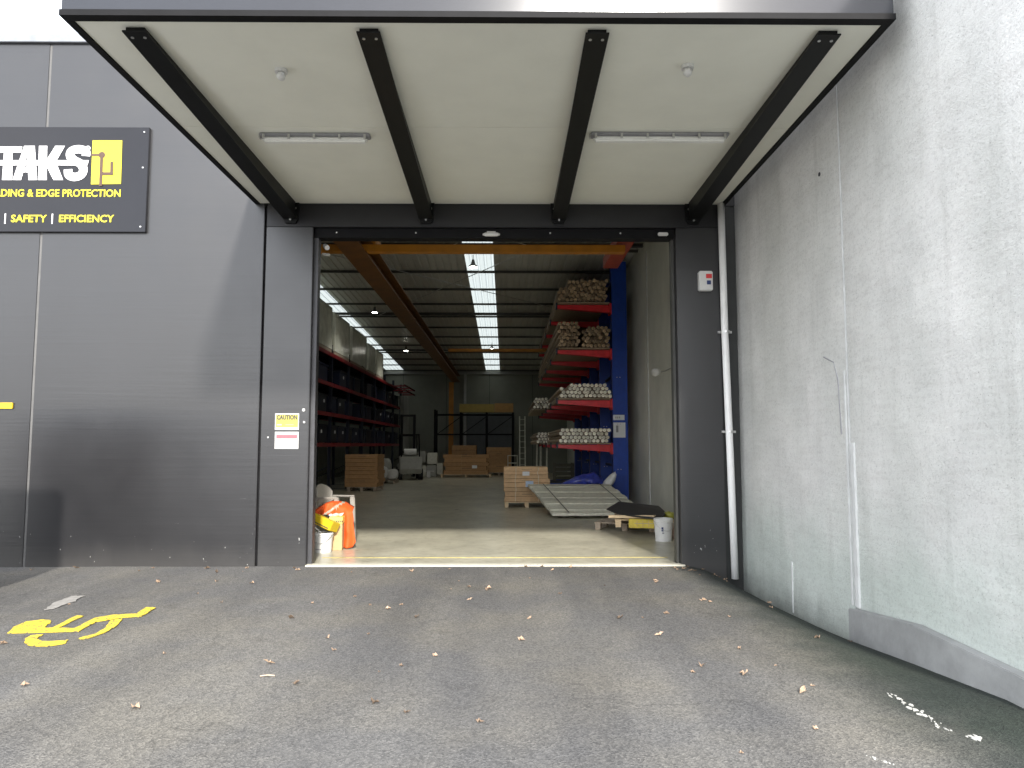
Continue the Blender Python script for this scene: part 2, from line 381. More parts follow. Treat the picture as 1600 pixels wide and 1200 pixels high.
class MB:
    """collects faces, then builds ONE mesh; coordinates are local to the parent"""
    def __init__(s): s.v = []; s.f = []; s.mi = []; s.mats = []
    def _m(s, m):
        if m not in s.mats: s.mats.append(m)
        return s.mats.index(m)
    def box(s, x0, x1, y0, y1, z0, z1, m, mtx=None):
        b = len(s.v); k = s._m(m)
        for x, y, z in ((x0, y0, z0), (x1, y0, z0), (x1, y1, z0), (x0, y1, z0), (x0, y0, z1), (x1, y0, z1), (x1, y1, z1), (x0, y1, z1)):
            p = Vector((x, y, z)); s.v.append(mtx @ p if mtx else p)
        for q in ((0, 3, 2, 1), (4, 5, 6, 7), (0, 1, 5, 4), (1, 2, 6, 5), (2, 3, 7, 6), (3, 0, 4, 7)):
            s.f.append([b + i for i in q]); s.mi.append(k)
        return s
    def quad(s, pts, m):
        b = len(s.v); s.v += [Vector(p) for p in pts]; s.f.append(list(range(b, b + len(pts)))); s.mi.append(s._m(m)); return s
    def prism(s, pts, ax, a, bq, m):
        """extrude a 2-D outline along axis ax from a to bq; outline may be concave"""
        def p3(p, t):
            return Vector((t, p[0], p[1])) if ax == 0 else Vector((p[0], t, p[1])) if ax == 1 else Vector((p[0], p[1], t))
        k = s._m(m); b = len(s.v); n = len(pts)
        s.v += [p3(p, a) for p in pts] + [p3(p, bq) for p in pts]
        for t in tessellate_polygon([[Vector((p[0], p[1], 0)) for p in pts]]):
            s.f.append([b + i for i in t]); s.mi.append(k)
            s.f.append([b + n + i for i in reversed(t)]); s.mi.append(k)
        for i in range(n):
            j = (i + 1) % n
            s.f.append([b + i, b + j, b + n + j, b + n + i]); s.mi.append(k)
        return s
    def tube(s, pts, r, m, seg=8, cap=True):
        pts = [Vector(p) for p in pts]; k = s._m(m); rings = []
        rr = r if isinstance(r, (list, tuple)) else [r] * len(pts)
        for i, p in enumerate(pts):
            d = (pts[min(i + 1, len(pts) - 1)] - pts[max(i - 1, 0)]).normalized()
            u = d.orthogonal().normalized() if i == 0 else (u - d * u.dot(d)).normalized()
            w = d.cross(u); b = len(s.v)
            for j in range(seg):
                a = 2 * math.pi * j / seg
                s.v.append(p + (u * math.cos(a) + w * math.sin(a)) * rr[i])
            rings.append(b)
        for i in range(len(rings) - 1):
            for j in range(seg):
                j2 = (j + 1) % seg
                s.f.append([rings[i] + j, rings[i] + j2, rings[i + 1] + j2, rings[i + 1] + j]); s.mi.append(k)
        if cap:
            s.f.append([rings[0] + j for j in reversed(range(seg))]); s.mi.append(k)
            s.f.append([rings[-1] + j for j in range(seg)]); s.mi.append(k)
        return s
    def mesh(s, name, smooth=False, bevel=0):
        me = bpy.data.meshes.new(name)
        me.from_pydata([tuple(v) for v in s.v], [], s.f)
        for m in s.mats: me.materials.append(m)
        me.polygons.foreach_set('material_index', s.mi)
        bm = bmesh.new(); bm.from_mesh(me)
        bmesh.ops.recalc_face_normals(bm, faces=bm.faces)
        if bevel:
            es = [e for e in bm.edges if len(e.link_faces) == 2 and e.calc_face_angle(0) > 0.6]
            bmesh.ops.bevel(bm, geom=es, offset=bevel, segments=2, affect='EDGES', clamp_overlap=True)
        bm.to_mesh(me); bm.free()
        if smooth:
            me.polygons.foreach_set('use_smooth', [True] * len(me.polygons))
            me.update()
        return me
    def build(s, name, parent=None, smooth=False, bevel=0, world=False, loc=(0, 0, 0), rot=(0, 0, 0)):
        """world=True: coordinates were given in the world, shift them to the parent"""
        if world and parent:
            mi = parent_matrix(parent).inverted()
            s.v = [mi @ Vector(v) for v in s.v]
        return link(name, s.mesh(name, smooth, bevel), parent, loc, rot)

def parent_matrix(p):
    m = Matrix.LocRotScale(p.location, p.rotation_euler, p.scale)
    return parent_matrix(p.parent) @ m if p.parent else m

def bx(name, x0, x1, y0, y1, z0, z1, m, parent=None, bevel=0):
    """a box given in world coordinates"""
    return MB().box(x0, x1, y0, y1, z0, z1, m).build(name, parent, bevel=bevel, world=bool(parent))

def copy_tree(o, parent=None):
    c = o.copy(); COL.objects.link(c); c.parent = parent
    for ch in list(o.children): copy_tree(ch, c)
    return c

def text(body, name, x, z, y, width, height, m, parent, fat=0.0, shear=0.0, align='LEFT', depth=0.002, rot=(R(90), 0, 0)):
    """lettering scaled to a given width and cap height, standing on a plane that faces -y"""
    cu = bpy.data.curves.new(name, 'FONT'); cu.body = body; cu.size = 1; cu.offset = fat; cu.extrude = 0.0; cu.shear = shear
    cu.resolution_u = 3
    tmp = bpy.data.objects.new(name, cu); COL.objects.link(tmp)
    dg = bpy.context.evaluated_depsgraph_get(); dg.update()
    me = bpy.data.meshes.new_from_object(tmp.evaluated_get(dg))
    bpy.data.objects.remove(tmp)
    xs = [v.co.x for v in me.vertices]; zs = [v.co.y for v in me.vertices]
    x0, x1, z0, z1 = min(xs), max(xs), min(zs), max(zs)
    sx, sz = width / (x1 - x0), height / (z1 - z0)
    off = {'LEFT': 0, 'RIGHT': -width, 'CENTER': -width / 2}[align]
    pm = parent_matrix(parent).inverted()
    for v in me.vertices:
        v.co = pm @ Vector((x + off + (v.co.x - x0) * sx, y, z + (v.co.y - z0) * sz))
    me.materials.clear(); me.materials.append(m)
    return link(name, me, parent)

# ------------------------------------------------------------------ the ground
def gh(x, y):
    pts = [(-3000, 0), (2.5, 0.0), (4.6, 0.055), (5.8, -0.07), (6.95, -0.20), (8.3, -0.31), (10.1, -0.42), (4000, -0.42)]
    for (a, za), (b, zb) in zip(pts, pts[1:]):
        if a <= y <= b: g = za + (zb - za) * (y - a) / (b - a); break
    w = max(0.0, min(1.0, (x - 2.35) / 0.85)); w = w * w
    return -0.014 + g * w + 0.006 * noise.noise(Vector((x * 0.7, y * 0.7, 0))) * (1 if abs(x) < 12 else 0)

def make_asphalt():
    xs = [-400, -120, -40, -20, -12] + [-10 + 0.4 * i for i in range(30)] + [2.0 + 0.1 * i for i in range(15)] + [3.6, 6, 12, 40, 400]
    ys = [-400, -120, -40, -15, -5, 0] + [0.5 + 0.35 * i for i in range(27)] + [9.977, 10.06, 10.4]
    v = [(x, y, gh(x, y)) for y in ys for x in xs]; n = len(xs)
    f = [[j * n + i, j * n + i + 1, (j + 1) * n + i + 1, (j + 1) * n + i] for j in range(len(ys) - 1) for i in range(n - 1)
         if not (ys[j] >= 9.9 and -2.7 < xs[i] and xs[i + 1] < 2.45)]
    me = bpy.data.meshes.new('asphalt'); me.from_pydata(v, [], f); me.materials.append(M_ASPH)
    me.polygons.foreach_set('use_smooth', [True] * len(f))
    o = link('asphalt_driveway', me); tag(o, kind='structure')
    return o
asphalt = make_asphalt()
g = MB().quad([(-900, -900, -0.75), (900, -900, -0.75), (900, 900, -0.75), (-900, 900, -0.75)], M_ASPH).build('ground'); tag(g, kind='structure')

# painted wheelchair symbol (outlines measured on the ground)
P1 = [(-4.264, 6.5), (-4.348, 6.71), (-4.369, 6.906), (-4.284, 6.98), (-4.178, 6.96), (-4.118, 6.858), (-4.116, 6.795), (-4.054, 6.673), (-3.997, 6.672), (-4.047, 7.141), (-3.969, 7.13), (-3.934, 6.672), (-3.787, 6.653), (-3.823, 7.042), (-3.723, 7.168), (-3.521, 7.216), (-3.562, 7.499), (-3.461, 7.477), (-3.427, 7.165), (-3.423, 7.087), (-3.473, 7.097), (-3.594, 7.05), (-3.723, 6.9), (-3.692, 6.544), (-4.229, 6.499)]
P2 = [(-3.929, 6.203), (-3.998, 6.316), (-4.013, 6.417), (-3.927, 6.448), (-3.922, 6.369), (-3.889, 6.3), (-3.802, 6.224), (-3.683, 6.238), (-3.612, 6.267), (-3.576, 6.163), (-3.662, 6.078), (-3.782, 6.086), (-3.858, 6.129)]
P3 = [(-3.558, 6.328), (-3.496, 6.469), (-3.526, 6.677), (-3.628, 6.946), (-3.552, 7.011), (-3.466, 6.763), (-3.436, 6.509), (-3.477, 6.327), (-3.525, 6.289)]
P4 = [(-4.501, 7.4), (-4.611, 7.675), (-4.628, 8.059), (-4.5, 8.058), (-4.447, 7.79), (-4.439, 7.453)]
def wob(P, n=4, a=0.006):
    q = []
    for i, p in enumerate(P):
        p2 = P[(i + 1) % len(P)]
        for k in range(n):
            t = k / n; q.append((p[0] + (p2[0] - p[0]) * t + random.uniform(-a, a), p[1] + (p2[1] - p[1]) * t + random.uniform(-a, a)))
    return q
mk = MB()
for P in (P1, P2, P3): mk.prism(wob(P), 2, -0.0105, -0.0045, M_PYEL)
mk.build('painted_symbol'); tag(bpy.data.objects['painted_symbol'], 'yellow wheelchair parking symbol painted on the asphalt', 'road marking')
tag(MB().prism(wob(P4, 5, 0.015), 2, -0.0105, -0.006, M_PFAD).build('faded_marking'), 'faded pale patch of old paint beyond the yellow wheelchair symbol', 'road marking')

# ------------------------------------------------------------------ the warehouse shell
B = root('warehouse', (0, 10, 0), 'dark charcoal warehouse with a wide open loading doorway', 'building')
YF = 9.98
def panel(name, x0, x1, y0, y1, z0, z1, m, par=B, bevel=0.006): return bx(name, x0, x1, y0, y1, z0, z1, m, par, bevel)
ZT = 7.22
for x0, x1 in ((-15.9, -12.72), (-12.69, -9.55), (-9.52, -6.405), (-6.375, -3.335)):
    panel('wall_panel', x0, x1, YF, 10.16, -0.3, ZT, M_FAC)
for x in (-12.705, -9.535, -6.39):
    panel('joint_sealant', x - 0.0145, x + 0.0145, YF + 0.006, 10.12, -0.3, ZT - 0.01, M_SEAL, bevel=0)
panel('wall_panel', -3.30, 3.42, 10.02, 10.16, 4.925, ZT, M_FAC)
panel('joint_gap', -3.334, -3.301, 10.02, 10.12, -0.3, 4.9, M_DARK, bevel=0)
panel('cap_flashing', -16, 3.42, 9.93, 10.22, ZT + 0.004, ZT + 0.12, mat('cap_metal', (0.24, 0.25, 0.27), 0.35, 0.4))
panel('door_pillar', -3.30, -2.66, YF, 10.26, -0.05, 4.597, M_PIL)
panel('door_pillar', 2.357, 2.955, YF, 10.26, -0.3, 4.597, M_PIL)
panel('leak_plug', 3.2, 3.7, 10.262, 10.29, -0.6, 7.2, M_DARK)  # unseen plug added behind the wall to stop sunlight leaking inside
panel('side_return', 2.957, 3.198, 10.03, 10.26, -0.6, 4.922, mat('dark_green_grey', (0.028, 0.03, 0.029), 0.6))
panel('header_panel', -3.30, 2.955, 9.982, 10.24, 4.603, 4.922, M_HEAD)
panel('door_track', -2.655, 2.352, 10.05, 10.24, 4.47, 4.60, M_DARK, bevel=0.003)
# steel angles that guide the lifting door
panel('door_guide', -2.659, -2.60, 10.06, 10.20, 0.002, 4.469, mat('guide_steel', (0.06, 0.06, 0.065), 0.4, 0.3), bevel=0.003)
panel('door_guide', 2.318, 2.355, 10.10, 10.24, 0.002, 4.469, mat('guide_dark', (0.05, 0.05, 0.045), 0.5), bevel=0.003)
# screws and rivets under the track, door lamp and sensor
for x in (-2.35, -1.25, 0.62, 1.6):
    MB().tube([(x, 10.04, 4.54), (x, 10.05, 4.54)], 0.012, M_GREYM, 6).build('bolt', B, world=True)

# floor slab
slab = MB().box(-8.6, 3.9, 10.05, 42.4, -0.32, 0.0, M_SLAB).build('floor'); tag(slab, kind='structure')
ln = MB().box(-2.6, 2.31, 10.62, 10.665, 0.0008, 0.003, mat('worn_yellow_line', (0.58, 0.49, 0.17), 0.7, 0, 0.3, 9)).build('floor_line'); tag(ln, 'worn thin yellow line painted across the floor inside the doorway', 'floor marking')
ed = MB().box(-2.66, 2.40, 9.955, 10.10, -0.03, 0.006, mat('pale_threshold', (0.50, 0.48, 0.40), 0.7, 0, 0.12, 8)).build('threshold_strip', None, bevel=0.004); tag(ed, 'pale concrete threshold strip across the warehouse doorway', 'threshold')

# inside walls, panel by panel
def roofz(y): return 7.09 - 0.0395 * (y - 10.2)
iw = root('inside_side_wall', (3.5, 10.3, 0), 'grey precast concrete wall inside, right of the racks', 'wall')
y = 10.30
while y < 42:
    y2 = min(y + 3.98, 42.2)
    bx('wall_panel', 3.50, 3.68, y + 0.012, y2 - 0.012, -0.1, roofz(y) + 0.1, M_INW, iw, 0.006)
    bx('joint_sealant', 3.515, 3.66, y2 - 0.012, y2 + 0.012, -0.1, roofz(y2), M_LSEAL, iw)
    y = y2
lw = root('inside_left_wall', (-8.3, 10.3, 0), 'grey precast concrete wall inside, behind the left racks', 'wall')
y = 10.2
while y < 42:
    y2 = min(y + 3.98, 42.2)
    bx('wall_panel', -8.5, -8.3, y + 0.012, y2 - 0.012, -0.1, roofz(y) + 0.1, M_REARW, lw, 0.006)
    bx('joint_sealant', -8.48, -8.315, y2 - 0.012, y2 + 0.012, -0.1, roofz(y2), M_PURL, lw)
    y = y2
bw = root('rear_wall', (-2, 42, 0), 'grey precast rear wall at the far end of the warehouse', 'wall')
x = -8.3
while x < 3.6:
    x2 = min(x + 2.46, 3.68)
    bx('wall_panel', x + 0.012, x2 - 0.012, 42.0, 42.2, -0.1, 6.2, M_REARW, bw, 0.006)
    bx('joint_sealant', x2 - 0.012, x2 + 0.012, 42.015, 42.18, -0.1, 6.2, M_PURL, bw)
    x = x2
bx('head_beam', -8.3, 3.5, 41.8, 41.99, 5.62, 5.76, mat('head_beam_steel', (0.35, 0.35, 0.33), 0.5), bw)
bx('roller_door', -2.2, 0.5, 41.94, 41.995, 0, 3.3, M_DGREEN, bw)
for i in range(16):
    bx('door_slat', -2.18, 0.48, 41.925, 41.94, 0.06 + i * 0.2, 0.225 + i * 0.2, M_DGREEN, bw)

# roof: corrugated sheets between the daylight strips
rf = root('warehouse_roof', (-2, 26, 6.5), 'grey corrugated roof underside with cross purlins and daylight strips', 'roof')
def roof_sheet(x0, x1, name, m, pitch=0.2, zoff=0.0):
    mb = MB(); xs = []
    n = max(1, round((x1 - x0) / pitch)); p = (x1 - x0) / n
    for i in range(n):
        a = x0 + i * p
        xs += [(a, 0), (a + 0.6 * p, 0), (a + 0.7 * p, 0.035), (a + 0.9 * p, 0.035)]
    xs.append((x1, 0)); k = mb._m(m)
    for x, dz in xs: mb.v.append(Vector((x, 10.17, roofz(10.17) + dz + zoff)))
    for x, dz in xs: mb.v.append(Vector((x, 42.2, roofz(42.2) + dz + zoff)))
    N = len(xs)
    for i in range(N - 1): mb.f.append([i, i + 1, N + i + 1, N + i]); mb.mi.append(k)
    return mb.build(name, rf, world=True)
roof_sheet(-8.5, -6.8, 'roof_sheet', M_ROOF)
roof_sheet(-6.8, -5.8, 'daylight_strip', M_SKYL)
roof_sheet(-5.8, -1.12, 'roof_sheet', M_ROOF)
roof_sheet(-1.12, -0.33, 'daylight_strip', M_SKYL)
roof_sheet(-0.33, 3.69, 'roof_sheet', M_ROOF)
purl = MB().box(-5.98, 5.98, -0.02, 0.02, -0.055, -0.01, M_PURL).box(-5.98, 5.98, 0.02, 0.06, -0.055, -0.048, M_PURL).box(-5.98, 5.98, -0.09, -0.035, -0.025, -0.01, M_PURL).mesh('purlin')
y = 10.9
while y < 42:
    link('purlin', purl, rf, (-2.4 + 2, y - 26, roofz(y) - 6.5), (0, 0, 0)); y += 2.05
for y in (18.4, 26.5, 34.4):      # portal rafters
    z = roofz(y) - 0.06
    MB().box(-8.3, 3.5, y - 0.008, y + 0.008, z - 0.07, z, M_PURL).box(-8.3, 3.5, y - 0.07, y + 0.07, z - 0.082, z - 0.07, M_PURL).box(-8.3, 3.5, y - 0.07, y + 0.07, z - 0.012, z, M_PURL).build('rafter', rf, world=True)
for a, b_ in (((-5.3, 12.5), (0.8, 18.2)), ((-0.2, 12.5), (-5.6, 18.2)), ((0.4, 18.7), (-4.6, 26.2)), ((-4.6, 18.7), (3.0, 26.2)), ((3.2, 12.0), (-1.5, 18.2))):
    MB().tube([(a[0], a[1], roofz(a[1]) - 0.24), (b_[0], b_[1], roofz(b_[1]) - 0.24)], 0.011, M_GREYM, 6).build('brace_rod', rf, world=True)
for x, y in ((-1.6, 12.2), (1.45, 12.2), (-3.4, 13.5)):
    bx('drop_bracket', x - 0.03, x + 0.03, y - 0.03, y + 0.03, roofz(y) - 0.62, roofz(y) - 0.2, M_PURL, rf)

# crane
cr_ = root('overhead_crane', (-2.8, 13.8, 5.15), 'orange overhead travelling crane girder and runway beams under the roof', 'crane')
def ibeam(name, x0, x1, y0, y1, z0, z1, m, par, along):
    mb = MB()
    t = 0.02
    mb.box(x0, x1, y0, y1, z0, z0 + t, m).box(x0, x1, y0, y1, z1 - t, z1, m)
    if along == 'y': c = (x0 + x1) / 2; mb.box(c - 0.02, c + 0.02, y0, y1, z0 + t, z1 - t, m)
    else: c = (y0 + y1) / 2; mb.box(x0, x1, c - 0.02, c + 0.02, z0 + t, z1 - t, m)
    return mb.build(name, par, world=True)
ibeam('runway_beam', -3.02, -2.58, 11.2, 41.7, 5.14, 5.50, M_ORDK, cr_, 'y')
bx('end_carriage', -3.08, -2.52, 13.0, 14.8, 5.505, 5.66, M_ORST, cr_, 0.01)
bx('bridge_girder', -4.6, 2.25, 13.55, 13.75, 5.21, 5.345, M_ORST, cr_, 0.008)
bx('bridge_girder', -2.2, 2.25, 28.0, 28.2, 5.16, 5.27, M_ORST, cr_, 0.008)
bx('end_carriage', 2.10, 2.42, 12.6, 15.6, 5.39, 5.62, mat('red_crane_paint', (0.35, 0.05, 0.02), 0.5), cr_, 0.01)
cc = root('crane_column', (-3.07, 41.6, 0), 'orange steel column standing against the rear wall', 'column')
ibeam('column_shaft', -3.23, -2.90, 41.45, 41.75, 0, 5.13, M_ORST, cc, 'y')
MB().box(-3.20, -2.93, 41.44, 41.47, 0.05, 5.1, M_ORST).build('face_plate', cc, world=True)
cg = MB().box(-2.37, -2.24, 41.7, 41.93, 0, 5.6, mat('pale_steel', (0.42, 0.42, 0.40), 0.5)).build('rear_wall_post', bevel=0.01); tag(cg, 'pale grey post against the rear wall right of the orange column', 'post')

# high bay lamps
def hibay(x, y, z, label, r=0.085):
    t = root('high_bay_lamp', (x, y, z), label, 'lamp', 'high bay lamps hanging under the roof')
    MB().tube([(0, 0, 0), (0, 0, 0.03), (0, 0, 0.08), (0, 0, 0.2)], [r + 0.012, r + 0.012, r * 0.6, 0.03], M_PURL, 16).build('housing', t, smooth=False)
    MB().tube([(0, 0, -0.012), (0, 0, -0.002)], r, M_LAMP, 16).build('lens', t)
    MB().tube([(0, 0, 0.2), (0, 0, max(0.3, roofz(y) - z - 0.2))], 0.01, M_PURL, 5).build('hanger', t)
    l = bpy.data.lights.new('high_bay_light', 'SPOT'); l.energy = 22; l.color = (1, 0.97, 0.88); l.shadow_soft_size = 0.12; l.spot_size = R(130); l.spot_blend = 0.5
    lo = bpy.data.objects.new('high_bay_light', l); COL.objects.link(lo); lo.parent = t; lo.location = (0, 0, -0.03)
hibay(-4.42, 24.6, 6.05, 'lit high bay lamp nearest the wrapped pallets on the top shelf')
hibay(-4.55, 33.4, 5.88, 'lit high bay lamp further back beside the orange runway beam')
hibay(-0.62, 33.0, 5.92, 'lit high bay lamp under the central daylight strip')
hibay(-0.85, 18.9, 6.22, 'nearest high bay lamp, under the front of the central daylight strip', 0.10)

# ------------------------------------------------------------------ canopy
CN = root('entrance_canopy', (-0.2, 9.9, 4.93), 'flat cantilevered canopy with pale soffit over the loading doorway', 'canopy')
CX0, CX1, CY0 = -3.43, 3.02, 5.50
bx('soffit_panel', CX0 + 0.03, CX1 - 0.03, CY0 + 0.06, 7.503, 4.93, 4.95, M_SOFF, CN, 0.002)
bx('soffit_panel', CX0 + 0.03, CX1 - 0.03, 7.509, 9.976, 4.93, 4.95, M_SOFF, CN, 0.002)
bx('roof_sheet', CX0, CX1, CY0, 10.0, 5.22, 5.25, M_FASC, CN)
bx('fascia', CX0 - 0.02, CX1 + 0.02, CY0 - 0.02, CY0, 4.965, 5.42, M_FASC, CN, 0.004)
bx('fascia', CX0 - 0.02, CX0, CY0, 10.01, 4.965, 5.42, M_FASC, CN)
bx('fascia', CX1, CX1 + 0.02, CY0, 10.01, 4.965, 5.42, M_FASC, CN)
bx('edge_trim', CX0 - 0.03, CX1 + 0.03, CY0 - 0.03, CY0 + 0.058, 4.915, 4.963, M_DARK, CN)
bx('edge_trim', CX0 - 0.03, CX0 + 0.028, CY0 + 0.06, 9.978, 4.915, 4.963, M_DARK, CN)
bx('edge_trim', CX1 - 0.028, CX1 + 0.03, CY0 + 0.06, 9.978, 4.915, 4.963, M_DARK, CN)
for xc in (-2.965, -1.10, 0.735, 2.60):
    w = 0.095
    bm_ = MB().prism([(5.66, 4.928), (5.66, 4.895), (9.90, 4.715), (9.90, 4.928)], 0, xc - 0.075, xc + 0.075, M_BEAM)
    # flange under the web
    bm_.prism([(5.64, 4.894), (5.64, 4.882), (9.93, 4.70), (9.93, 4.712)], 0, xc - w, xc + w, M_BEAM)
    b_ = bm_.build('beam', CN, world=True)
    MB().prism([(xc - 0.115, 4.93), (xc + 0.115, 4.93), (xc + 0.10, 4.70), (xc + 0.07, 4.645), (xc - 0.07, 4.645), (xc - 0.10, 4.70)], 1, 9.94, 9.979, M_BEAM).build('bracket', CN, world=True)
    for dx, dz in ((-0.07, 0.19), (0.07, 0.19), (0, 0.03)):
        MB().tube([(xc + dx, 9.92, 4.66 + dz), (xc + dx, 9.94, 4.66 + dz)], 0.014, M_GREYM, 6).build('bolt', CN, world=True)
    for dx in (-0.05, 0.05):
        MB().tube([(xc + dx, 5.72, 4.872), (xc + dx, 5.72, 4.892)], 0.013, M_GREYM, 6).build('bolt', CN, world=True)

def batten(x0, x1, y, label, n):
    t = root('batten_light', ((x0 + x1) / 2, y, 4.93), label, 'light fitting')
    h = (x1 - x0) / 2
    MB().box(-h, h, -0.06, 0.06, -0.035, -0.001, M_GINK).build('tray', t, bevel=0.008)
    MB().box(-h + 0.03, h - 0.03, -0.045, 0.045, -0.09, -0.036, M_LENS).build('diffuser', t, bevel=0.02)
    for i in range(n):
        x = -h + 0.05 + i * (2 * h - 0.1) / (n - 1)
        MB().box(x - 0.012, x + 0.012, -0.066, -0.052, -0.07, -0.02, M_GREYM).build('clip', t)
    MB().box(-0.01 - h, -h, -0.03, 0.03, -0.05, -0.01, M_DIRTYW).build('end_cap', t)
batten(-2.64, -1.46, 7.70, 'shorter dusty white batten light under the canopy, left bay', 5)
batten(0.91, 2.39, 7.65, 'longer white batten light under the canopy, right bay', 6)
def detector(x, y, label):
    t = root('ceiling_sensor', (x, y, 4.93), label, 'sensor')
    MB().tube([(0, 0, -0.001), (0, 0, -0.03)], 0.055, M_WHITE, 14).build('base', t, smooth=False)
    MB().tube([(0, 0, -0.03), (0, 0.0, -0.06), (0.01, -0.01, -0.085)], [0.03, 0.042, 0.03], M_WHITE, 12).build('head', t, smooth=True)
    MB().tube([(0.02, -0.03, -0.055), (0.03, -0.045, -0.06)], 0.012, M_GREYM, 8).build('lens', t)
detector(-2.0, 6.32, 'small white round sensor on the soffit in front of the shorter batten light')
detector(1.6, 6.22, 'small white round sensor on the soffit in front of the longer batten light')

# ------------------------------------------------------------------ right concrete wall
CWR = root('concrete_wall', (3.2, 7, 0), 'tall pale grey rough concrete boundary wall on the right', 'wall')
def wallpanel(y0, y1, z0, z1, name='wall_panel', x=3.2, th=0.2, m=M_CW):
    """front face subdivided so that it can be a little uneven"""
    ny, nz = max(2, int((y1 - y0) / 0.12)), max(2, int((z1 - z0) / 0.12)); v = []; f = []
    for j in range(nz + 1):
        for i in range(ny + 1):
            yy = y0 + (y1 - y0) * i / ny; zz = z0 + (z1 - z0) * j / nz
            d = 0.007 * noise.noise(Vector((yy * 1.3, zz * 2.2, 3))) + 0.004 * noise.noise(Vector((yy * 4, zz * 7, 8)))
            if i in (0, ny) or j in (0, nz): d = 0.006
            v.append((x + d, yy, zz))
    n = ny + 1
    for j in range(nz):
        for i in range(ny): f.append([j * n + i, j * n + i + 1, (j + 1) * n + i + 1, (j + 1) * n + i])
    b = len(v)
    for i, j in ((0, 0), (ny, 0), (ny, nz), (0, nz)): v.append((x + th, v[j * n + i][1], v[j * n + i][2]))
    c = [0, ny, nz * n + ny, nz * n]
    f += [[b, b + 1, b + 2, b + 3]] + [[c[k], c[(k + 1) % 4], b + (k + 1) % 4, b + k] for k in range(4)]
    me = bpy.data.meshes.new(name); pm = parent_matrix(CWR).inverted()
    me.from_pydata([tuple(pm @ Vector(p)) for p in v], [], f); me.materials.append(m)
    bm = bmesh.new(); bm.from_mesh(me); bmesh.ops.recalc_face_normals(bm, faces=bm.faces); bm.to_mesh(me); bm.free()
    return link(name, me, CWR)
WT = 5.75
wallpanel(6.855, 10.25, -0.8, WT); wallpanel(3.9, 6.825, -0.8, WT)
bx('joint_bead', 3.198, 3.214, 6.838, 6.852, 0.13, WT - 0.03, M_LSEAL, CWR)
bx('joint_sealant', 3.225, 3.39, 6.826, 6.854, -0.8, WT - 0.02, M_LSEAL, CWR)
# lower packing strips beside the joint and the thin vertical cover strip further back
bx('cover_strip', 3.182, 3.205, 6.735, 6.80, 0.13, 1.62, M_LSEAL, CWR, 0.004)
bx('cover_strip', 3.188, 3.206, 6.872, 6.90, 0.13, 2.30, M_LSEAL, CWR, 0.004)
bx('cover_strip', 3.190, 3.206, 8.31, 8.335, -0.26, 0.30, M_LSEAL, CWR, 0.003)
# footing ledge that steps out and follows the slope
MB().prism([(4.35, -0.8), (6.80, -0.8), (6.80, 0.12), (5.76, 0.225), (4.60, 0.205), (4.35, 0.195)], 0, 3.11, 3.2, mat('footing_concrete', (0.27, 0.275, 0.27), 0.8, 0, 0.2, 2.5, 0.3, 40, coords='World')).build('footing', CWR, world=True, bevel=0.006)
# form-tie holes and a small clip
for yy, zz in ((7.28, 4.35),):
    MB().tube([(3.195, yy, zz), (3.22, yy, zz + 0.0)], 0.022, M_INK, 8).build('tie_hole', CWR, world=True)
MB().tube([(3.197, 7.32, 2.48), (3.2, 7.1, 2.40), (3.198, 7.02, 2.22), (3.198, 6.99, 1.7)], 0.009, M_GINK, 5).build('hanging_cord', CWR, world=True)

# ------------------------------------------------------------------ facade fittings
DP = root('downpipe', (3.0, 9.9, 0), 'white plastic downpipe beside the right door pillar', 'pipe')
MB().tube([(2.975, 9.91, 4.925), (2.985, 9.91, 3.2), (3.02, 9.91, 1.4), (3.043, 9.905, -0.17)], 0.047, mat('pipe_pvc', (0.82, 0.82, 0.81), 0.35, 0, 0.05, 5), 18).build('pipe', DP, world=True, smooth=True)
for x, z in ((3.0, 3.12), (3.022, 1.76)):
    MB().tube([(x, 9.91, z), (x, 9.91, z + 0.03)], 0.053, M_GREYM, 18).box(x - 0.095, x + 0.095, 9.95, 9.975, z, z + 0.03, M_GREYM).build('clamp', DP, world=True)
    MB().tube([(x - 0.085, 9.93, z + 0.015), (x - 0.085, 9.95, z + 0.015)], 0.012, M_GREYM, 6).build('screw', DP, world=True)

SW = root('isolator_switch', (2.73, 9.98, 3.83), 'white wall switch box with red and dark blue buttons on the right pillar', 'switch box')
MB().box(2.645, 2.83, 9.87, 9.979, 3.70, 3.97, M_WHITE).build('case', SW, world=True, bevel=0.012)
bx('red_button', 2.735, 2.815, 9.862, 9.871, 3.865, 3.925, M_REDP, SW, 0.003)
bx('blue_button', 2.745, 2.80, 9.862, 9.871, 3.78, 3.835, M_NAVY, SW, 0.003)

def notice(name, x0, x1, z0, z1, label):
    t = root(name, ((x0 + x1) / 2, 9.978, z0), label, 'sign')
    MB().box(x0, x1, 9.973, 9.979, z0, z1, mat('notice_board', (0.46, 0.46, 0.45), 0.6, 0, 0.05)).build('board', t, world=True)
    return t
t = notice('safety_notice', -3.113, -2.79, 1.80, 2.022, 'yellow and white CAUTION notice on the left pillar')
bx('yellow_field', -3.10, -2.803, 9.9705, 9.973, 1.838, 1.925, mat('pale_lemon_print', (0.46, 0.43, 0.07), 0.5), t)
bx('yellow_band', -3.10, -2.803, 9.9705, 9.973, 1.926, 2.008, mat('lemon_band', (0.36, 0.32, 0.06), 0.5), t)
text('CAUTION', 'lettering', -3.09, 1.938, 9.969, 0.275, 0.062, M_INK, t, 0.035)
bx('print_line', -3.085, -3.02, 9.969, 9.9704, 1.86, 1.878, M_GINK, t)
bx('print_line', -2.97, -2.86, 9.969, 9.9704, 1.866, 1.872, M_GINK, t)
t = notice('safety_notice', -3.11, -2.79, 1.545, 1.775, 'white notice with a faded red heading below the yellow CAUTION notice')
